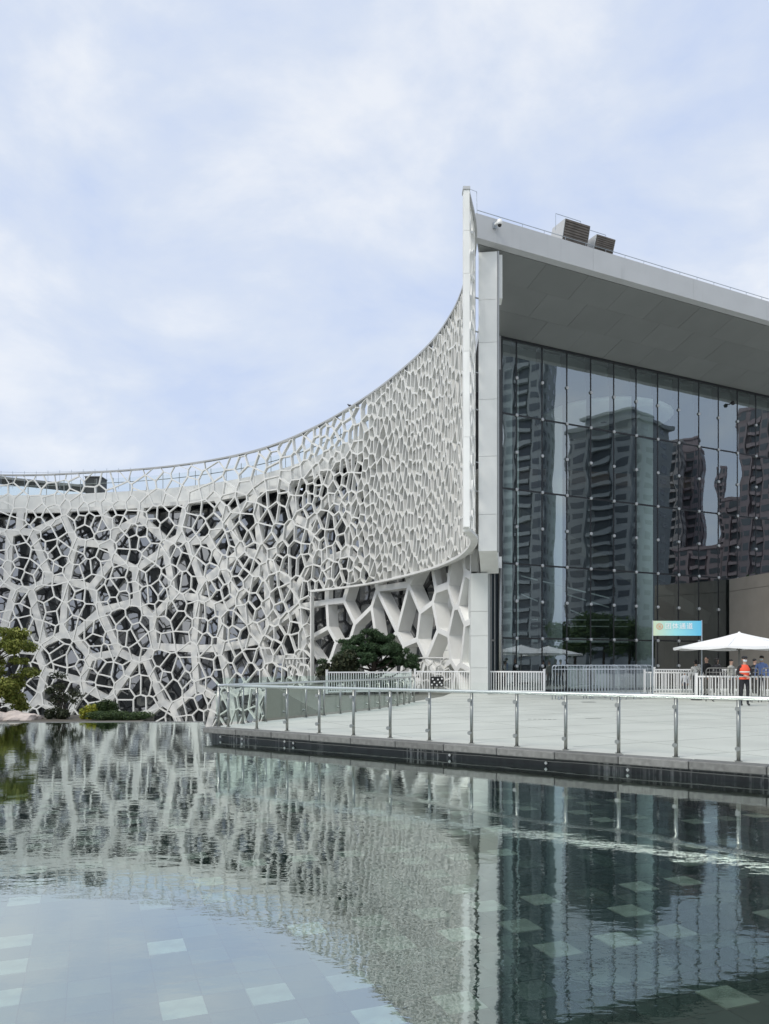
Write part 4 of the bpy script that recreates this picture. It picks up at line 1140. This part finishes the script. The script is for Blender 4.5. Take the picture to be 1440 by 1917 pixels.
    if extra and 'vest' in extra:
        vb = MB(); n = 22; lv = [(.93, .175, .14), (1.0, .165, .13), (1.1, .162, .128), (1.2, .178, .138), (1.3, .178, .138), (1.38, .14, .115), (1.44, .085, .09)]
        for (zz, rx, ry) in lv: vb.v += [(cos(2 * pi * j / n) * rx * k, (sin(2 * pi * j / n) * ry + .008) * k, zz * k) for j in range(n)]
        for i in range(len(lv) - 1):
            for j in range(n): vb.f.append((i * n + j, i * n + (j + 1) % n, (i + 1) * n + (j + 1) % n, (i + 1) * n + j)); vb.mi.append(0)
        ve = vb.build('vest', mat('vest_orange', (.80, .10, .045), .7), o, smooth=True)
        st = mat('reflective_strip', (.75, .72, .66), .4)
        for zz, rx, ry in ((1.03, .170, .134), (1.19, .181, .141)):
            sb_ = MB()
            for d_ in (-.02, .02): sb_.v += [(cos(2 * pi * j / n) * rx * k, (sin(2 * pi * j / n) * ry + .008) * k, (zz + d_) * k) for j in range(n)]
            for j in range(n): sb_.f.append((j, (j + 1) % n, n + (j + 1) % n, n + j)); sb_.mi.append(0)
            sb_.build('reflective_strip', st, ve)
    if extra and 'collar' in extra:
        MB().tube([(0, .01 * k, 1.425 * k), (0, .005 * k, 1.465 * k)], [.085 * k, .066 * k], 14, caps=False).build('collar', c_sh, o)
    if extra and 'bag' in extra:
        MB().sphere(Vector((.16, .16, 1.05)) * k, (.13 * k, .07 * k, .16 * k), 12, 8).build('backpack', mat('bag_grey', (.35, .35, .36), .8), o, smooth=True)
    return o
# patterned blouse
mp_ = bpy.data.materials.new('patterned_cloth'); mp_.use_nodes = True; t = mp_.node_tree; b = t.nodes['Principled BSDF']; b.inputs['Roughness'].default_value = .85
tcs = t.nodes.new('ShaderNodeTexCoord'); vo = t.nodes.new('ShaderNodeTexVoronoi'); vo.inputs['Scale'].default_value = 13; t.links.new(tcs.outputs['Object'], vo.inputs['Vector'])
rm = t.nodes.new('ShaderNodeValToRGB'); rm.color_ramp.interpolation = 'CONSTANT'; rm.color_ramp.elements[0].color = (.05, .045, .05, 1); rm.color_ramp.elements[1].color = (.78, .77, .74, 1); rm.color_ramp.elements[1].position = .32
t.links.new(vo.outputs['Distance'], rm.inputs[0]); t.links.new(rm.outputs[0], b.inputs['Base Color'])
GP = lambda x, D: (G(x, D).x, D)
fold = {'l': [(.25, .0, 1.12), (.06, -.17, 1.06)], 'r': [(.25, .0, 1.12), (.08, -.20, 1.02)]}
person('guard in orange reflective vest, black clothes, cap and face mask, standing at the fence', *GP(1394, 26.4), 1.70, radians(-6), (.018, .018, .02), (.016, .017, .022), hair='cap', arms=fold, extra=('mask', 'cap', 'vest'))
person('woman with dark hair in a white black-spotted blouse in the queue', *GP(1303, 33.8), 1.60, radians(165), mp_, (.03, .03, .035), hair='bun')
person('man in black top with pale straps and receding hair, looking along the queue', *GP(1323, 34.2), 1.75, radians(-70), (.02, .02, .022), (.30, .28, .25), hair='receding')
person('dark haired person in black behind the parasol pole', *GP(1342, 36.2), 1.70, radians(120), (.025, .025, .03), (.03, .03, .03), hair='long')
person('person in a pale grey coat standing by the parasol pole', *GP(1369, 35.6), 1.63, radians(30), (.42, .42, .38), (.10, .10, .10), hair='short')
person('man in a light blue shirt and white face mask behind the barrier', *GP(1426, 32.6), 1.77, radians(-35), (.22, .32, .66), (.02, .022, .035), hair='short', extra=('mask', 'collar'))
person('person in dark clothes half hidden behind the man in blue', *GP(1413, 35.8), 1.66, radians(100), (.03, .03, .033), (.03, .03, .03), hair='short')
person('small child in a white top holding on at the fence', *GP(1282, 33.9), 1.12, radians(-40), (.74, .76, .80), (.05, .06, .09), hair='short')
person('person in a black jacket at the end of the queue', *GP(1446, 34.5), 1.66, radians(60), (.03, .03, .035), (.04, .04, .05), hair='short', extra=('bag',))

# ------------------------------------------------------------------ plants
def leaves(name, blobs, n, size, m, parent, flat=.5, shell=.55, seed=1, up=.6, aspect=.45):
    rng = np.random.default_rng(seed)
    wts = np.array([b[1][0] * b[1][1] * b[1][2] for b in blobs]) ** .75; wts /= wts.sum()
    ids = rng.choice(len(blobs), n, p=wts)
    d = rng.normal(size=(n, 3)); d /= np.linalg.norm(d, axis=1)[:, None]
    rad = shell + (1 - shell) * rng.random(n) ** .6
    cen = np.array([b[0] for b in blobs])[ids]; rr_ = np.array([b[1] for b in blobs])[ids]
    pos = cen + d * rr_ * rad[:, None] * (1 + rng.normal(0, .06, (n, 1)))
    nr = d * (1 - up) + np.array([0, 0, 1.0]) * up + rng.normal(0, flat, (n, 3)); nr /= np.linalg.norm(nr, axis=1)[:, None]
    a = np.cross(nr, rng.normal(size=(n, 3))); a /= np.linalg.norm(a, axis=1)[:, None]; b = np.cross(nr, a)
    sz = size * (.6 + .8 * rng.random((n, 1)))
    v = np.empty((n, 4, 3)); v[:, 0] = pos - a * sz; v[:, 1] = pos - b * sz * aspect; v[:, 2] = pos + a * sz; v[:, 3] = pos + b * sz * aspect
    me_ = bpy.data.meshes.new(name); me_.vertices.add(n * 4); me_.vertices.foreach_set('co', v.ravel())
    me_.loops.add(n * 4); me_.loops.foreach_set('vertex_index', np.arange(n * 4)); me_.polygons.add(n)
    me_.polygons.foreach_set('loop_start', np.arange(n) * 4); me_.polygons.foreach_set('loop_total', np.full(n, 4)); me_.update()
    me_.materials.append(m)
    return link(bpy.data.objects.new(name, me_), parent)
rt2 = random.Random(21)
# cloud-pruned pine
PD = 38.5
pb = Vector((G(697, PD).x, PD, -0.06))
pine = thing('pine_tree', 'dark green cloud-pruned pine with layered flat crown in front of the cell wall', 'tree', pb)
tk = [(0, 0, 0), (.06, 0, .45), (-.04, 0, .9), (.08, 0, 1.35), (.02, 0, 1.9), (.05, 0, 2.6)]
MB().tube(tk, [.17, .15, .135, .11, .085, .04], 10).build('trunk', M_bark, pine, smooth=True)
pads = []
spec = [(-2.0, 1.35, .75), (-1.5, 1.95, .80), (-.9, 2.45, .85), (-.2, 2.85, .85), (.5, 2.75, .80), (1.1, 2.2, .75), (1.75, 1.75, .75), (2.0, 1.35, .55), (-1.1, 1.45, .6), (1.0, 1.45, .65), (0.1, 2.15, .9), (-.4, 1.75, .6), (.6, 2.1, .7), (-.7, 2.0, .7), (.3, 1.6, .55), (1.4, 1.95, .6)]
lm = MB()
for (x, z, r) in spec:
    y = rt2.uniform(-1.1, 1.1); 
    for q in range(11): pads.append(((x + rt2.uniform(-.75, .75) * r, y + rt2.uniform(-.9, .9) * r, z + rt2.uniform(-.30, .26)), (r * rt2.uniform(.22, .48), r * rt2.uniform(.3, .55), r * rt2.uniform(.13, .26))))
    zz = max(.6, z - .55 - abs(x) * .18); lm.tube([(0.03, 0, zz), (x * .45, y * .45, zz + .12 + .1 * rt2.random()), (x * .85, y * .85, z - .12)], [.06, .042, .02], 7)
lm.build('limbs', M_bark, pine, smooth=True)
leaves('crown', pads, 36000, .08, M_pine, pine, flat=.6, shell=.35, seed=3, up=.3, aspect=.28)
sb = thing('shrub', 'dense dark broadleaf shrub beside the pine trunk', 'shrub', G(646, 37.0, -0.06)); sb.scale = (1.0, 1.1, 1.4)
leaves('foliage', [((x, y, z), (.45, .45, .38)) for x, y, z in ((-.6, 0, .5), (0, .1, .75), (.5, -.1, .55), (-.25, 0, 1.05), (.2, .2, 1.2), (.8, .1, .4), (-.95, .1, .75))], 5200, .075, M_dleaf, sb, shell=.3, seed=5)
MB().tube([(0, 0, 0), (.02, 0, .5), (-.05, 0, 1.0)], [.05, .04, .02], 6).build('stem', M_bark, sb)
sb = thing('shrub', 'low trimmed mound of pine foliage right of the pine trunk', 'shrub', G(722, 38.0, -0.06))
leaves('foliage', [((x, y, .35), (.5, .45, .35)) for x, y in ((-.4, 0), (.2, .1), (.6, -.1))], 2600, .07, M_pine, sb, shell=.4, seed=6)
MB().tube([(0, 0, 0), (.02, 0, .35)], .04, 6).build('stem', M_bark, sb)
# low lattice fence near the entrance
lf = thing('lattice_fence', 'low white lattice fence standing in front of the entrance cells', 'fence', (0, 0, 0))
def flat_lattice(a, b, h, sp, w, d, parent):
    a, b = Vector((a.x, a.y)), Vector((b.x, b.y)); L = (b - a).length; dd = (b - a) / L; nn = Vector((-dd.y, dd.x))
    cs = voronoi(poisson(-1, L + 1, -1, h + 1, lambda x, y: sp, 2500), .05); mb = MB()
    for site, poly in cs:
        if not (0 < site[0] < L and 0 < site[1] < h): continue
        for c_ in ((1, 0, L), (-1, 0, 0), (0, 1, h), (0, -1, 0)):
            poly = clip(poly, *c_) if poly else poly
        poly = dedupe(poly, .03)
        if len(poly) < 3: continue
        if area(poly) < 0: poly.reverse()
        ins = inset(poly, w); n = len(poly)
        f = lambda p, o_: (a.x + dd.x * p[0] + nn.x * o_, a.y + dd.y * p[0] + nn.y * o_, p[1])
        mb.add([f(p, 0) for p in poly] + [f(p, 0) for p in ins] + [f(p, d) for p in ins] + [f(p, d) for p in poly],
               [q_ for i in range(n) for j in [(i + 1) % n] for q_ in ((i, j, n + j, n + i), (n + i, n + j, 2 * n + j, 2 * n + i), (2 * n + i, 2 * n + j, 3 * n + j, 3 * n + i))])
    mb.build('screen', M_lat, parent)
    MB().beam((a.x, a.y, h + .03), (b.x, b.y, h + .03), .14, .07).build('cap_rail', M_lat, parent)
flat_lattice(G(768, 42), G(845, 40.2), 1.72, .42, .035, .14, lf)
lf2 = thing('lattice_fence', 'low white lattice fence at the foot of the tall lattice screen', 'fence', (0, 0, 0))
flat_lattice(G(536, 49), G(577, 47), 1.72, .62, .045, .16, lf2)

# planting beyond the weir: olive tree, dark sapling, shrubs, rocks
tD = 26.2
tr_ = thing('small_tree', 'olive green leafy tree growing beyond the far pool edge', 'tree', G(-22, tD, -0.365))
MB().tube([(0, 0, 0), (.1, 0, .7), (0, 0, 1.4), (.1, 0, 2.3)], [.11, .09, .07, .03], 8).build('trunk', M_bark, tr_, smooth=True)
bl = []; lm = MB()
for q in range(60):
    x, z = rt2.uniform(-1.6, 1.4), rt2.uniform(.25, 2.95); 
    if abs(x) > 1.5 - .30 * abs(z - 1.7): x *= .7
    y = rt2.uniform(-.8, .8); bl.append(((x, y, z), (rt2.uniform(.22, .42), rt2.uniform(.25, .45), rt2.uniform(.13, .26))))
    lm.tube([(0.05, 0, min(2.2, max(.5, z - .6))), (x * .6, y * .6, z - .2), (x, y, z)], [.03, .018, .008], 5)
lm.build('limbs', M_bark, tr_)
leaves('crown', bl, 26000, .06, M_maple, tr_, shell=.15, seed=8, up=.45)
sp2 = thing('sapling', 'thin dark leafed sapling between the lattice and the pool edge', 'tree', G(122, 25.6, -0.365))
st_ = MB(); bl = []
for q in range(9):
    x, y, z = rt2.uniform(-.55, .55), rt2.uniform(-.3, .3), rt2.uniform(.5, 1.55)
    st_.tube([(0, 0, 0), (x * .35, y * .3, z * .5), (x, y, z)], [.022, .014, .006], 5); bl.append(((x, y, z), (.2, .2, .15))); bl.append(((x * .7, y * .7, z * .75), (.16, .16, .12)))
st_.build('trunk', M_bark, sp2); leaves('crown', bl, 1500, .045, M_dleaf, sp2, shell=.1, seed=9, up=.4)
def shrub(label, px_, D_, w, h, n, m, seed, size=.045, lumps=7):
    o = thing('shrub', label, 'shrub', G(px_, D_, -0.365)); r = random.Random(seed); bl = []
    for q in range(lumps):
        x = (q + .5) / lumps * 2 - 1; bl.append(((x * w * .78, r.uniform(-.2, .2) * w, h * .45 + r.uniform(-.06, .06)), (w * .36, w * .4, h * .55 * (1 - .35 * x * x) * r.uniform(.85, 1.1))))
    leaves('foliage', bl, n, size, m, o, shell=.55, seed=seed); MB().tube([(0, 0, 0), (0, 0, h * .6)], .03, 6).build('stem', M_bark, o); return o
shrub('rounded dark green shrub beyond the pool edge', 196, 25.8, .46, .66, 4500, M_shrub, 31, .035, 5)
shrub('bright yellow green shrub beside the rounded dark one', 166, 25.2, .30, .50, 900, M_yel, 32, .05, 4)
shrub('long low hedge along the far pool edge', 224, 24.95, 1.05, .30, 5200, M_shrub, 33, .035, 9)
shrub('small dark shrub at the foot of the thin sapling', 108, 25.2, .45, .38, 1500, M_dleaf, 34, .045, 4)
def rock(label, px_, D_, w, h, seed):
    bm = bmesh.new(); bmesh.ops.create_icosphere(bm, subdivisions=3, radius=1.0); r = random.Random(seed); from mathutils import noise as nz
    for v in bm.verts:
        k_ = 1 + .35 * nz.noise(v.co * 1.3 + Vector((seed, 0, 0))) + .12 * nz.noise(v.co * 4); v.co = Vector((v.co.x * w * k_, v.co.y * w * .7 * k_, v.co.z * h * k_))
    me_ = bpy.data.meshes.new('rock'); bm.to_mesh(me_); bm.free(); me_.materials.append(M_rock)
    o = bpy.data.objects.new('rock', me_); o.location = G(px_, D_, -0.33); return link(o, None, label=label, category='rock', group='rocks at the pool edge')
rock('long flat pale pink rock at the far pool edge', 28, 24.9, .62, .24, 1)
rock('small pale pink rock beside the long flat rock', -8, 24.7, .45, .30, 2)
rock('low pink rock close to the small dark shrub', 60, 25.2, .30, .14, 4)

# ------------------------------------------------------------------ apartment towers across the street (seen in the glass)
gn = Vector((-vv.x, -vv.y))
def mirror(px_, Dv):
    p = Vector(((px_ - CXP) / F * Dv, Dv)); d_ = (p - GL0).dot(gn); return p - gn * (2 * d_)
def tower(label, px_, Dv, wpx, ytop, col, wcol, floors=None, crown=0, ang=0.0):
    c_ = mirror(px_, Dv); w = wpx / F * Dv; h = EYE + (HY - ytop) / F * Dv
    o = thing('apartment_tower', label, 'building', (c_.x, c_.y, -1.0), atan2(-c_.x, c_.y) * 0 + atan2(c_.y, c_.x) - pi / 2 + ang, 'apartment towers across the street')
    m = mat('tower_%.2f_%.2f_%.2f' % col, col, .8, var=.08, vscale=.2); d = w * .8; h += 1.0
    n = floors or max(6, int(h / 3.0)); fh = h / n
    # recessed core, projecting bays, slab bands
    MB().box((0, 0, h / 2), (w, d, h)).build('wall', m, o)
    bb = MB()
    for s in (-1, 1): bb.box((s * w * .30, -d / 2 - .6, h * .48), (w * .24, 1.6, h * .96))
    bb.build('bay', m, o)
    sl = MB().box((0, -d / 2 - .35, 0), (w * .30, 1.9, .9)); sl.box((0, -d / 2 - .0, .02), (w * 1.01, .5, .35))
    slm = wmesh(sl, 'balcony', mat('tower_band_%.2f' % (col[0] * 1.2), tuple(min(1, c * 1.1) for c in col), .8))
    for i in range(1, n): inst('balcony', slm, o, (0, 0, i * fh))
    M_w = mat('tower_glass', wcol, .15, spec=.8)
    wb = wmesh(MB().box((0, 0, 0), (w * .16, .1, fh * .5)), 'window', M_w); wc_ = wmesh(MB().box((0, 0, 0), (w * .26, .1, fh * .6)), 'window', M_w)
    wn_ = MB()
    for i in range(n):
        zz = i * fh + fh * .58
        for s in (-1, 1):
            inst('window', wb, o, (s * w * .30, -d / 2 - 1.42, zz)); wn_.box((s * w * .46, -d / 2 - .03, zz), (w * .05, .1, fh * .45))
        inst('window', wc_, o, (0, -d / 2 - .03, zz))
        for s in (-1, 1):
            for q in (-.25, .25): wn_.box((s * w / 2, q * d, zz), (.1, d * .2, fh * .45))
    wn_.build('small_windows', M_w, o, kind='stuff')
    rf_ = MB().box((0, 0, h + .5), (w * 1.06, d * 1.06, 1.0))
    if crown: rf_.box((0, 0, h + 2.2), (w * .62, d * .6, 3.4)); rf_.box((0, 0, h + 4.2), (w * .72, d * .7, .7))
    rf_.build('roof', m, o)
TC = (.36, .34, .34); TB = (.33, .36, .37); TR = (.30, .25, .265); WC = (.11, .125, .14)
tower('tall grey apartment tower nearest to the left end of the glass', 990, 190, 84, 560, TB, WC)
tower('broad grey apartment tower with crown and rounded balconies', 1158, 205, 148, 812, TB, WC, crown=1, ang=.25)
tower('slim brown apartment tower behind the broad grey one', 1262, 250, 36, 835, TC, WC)
tower('slim brown apartment tower with stepped top', 1297, 255, 40, 848, TR, WC, crown=1)
tower('distant thin reddish apartment tower', 1352, 330, 14, 880, TR, WC)
tower('tall purple brown apartment tower', 1425, 200, 62, 772, TR, WC)
tower('lower reddish apartment block', 1378, 230, 40, 940, TR, WC)
tower('long low reddish block at the foot of the towers', 1320, 240, 90, 1030, TR, WC)
tower('grey apartment tower at the end of the row', 1530, 190, 90, 700, TB, WC)
def street_tree(label, px_, Dv, h, w, seed):
    c_ = mirror(px_, Dv); o = thing('street_tree', label, 'tree', (c_.x, c_.y, -1.0), 0, 'trees across the street'); r = random.Random(seed)
    MB().tube([(0, 0, 0), (.1, 0, h * .35), (0, .1, h * .6)], [.28, .22, .1], 8).build('trunk', M_bark, o)
    bl = [((r.uniform(-1, 1) * w * .7, r.uniform(-1, 1) * w * .7, h * r.uniform(.4, .9)), (w * .4, w * .4, h * .12)) for q in range(22)]
    leaves('crown', bl, 4200, .28, M_tree, o, shell=.2, seed=seed)
for i, (px_, Dv, h, w) in enumerate(((1385, 100, 14, 4.6), (1425, 105, 15, 5), (1350, 110, 11, 4), (1130, 120, 10.5, 4.5), (1075, 118, 9, 4), (1180, 125, 9.5, 4), (1240, 120, 8.5, 4), (1300, 115, 8.0, 4))):
    street_tree('green street tree along the pavement in front of the apartment towers', px_, Dv, h, w, 60 + i)
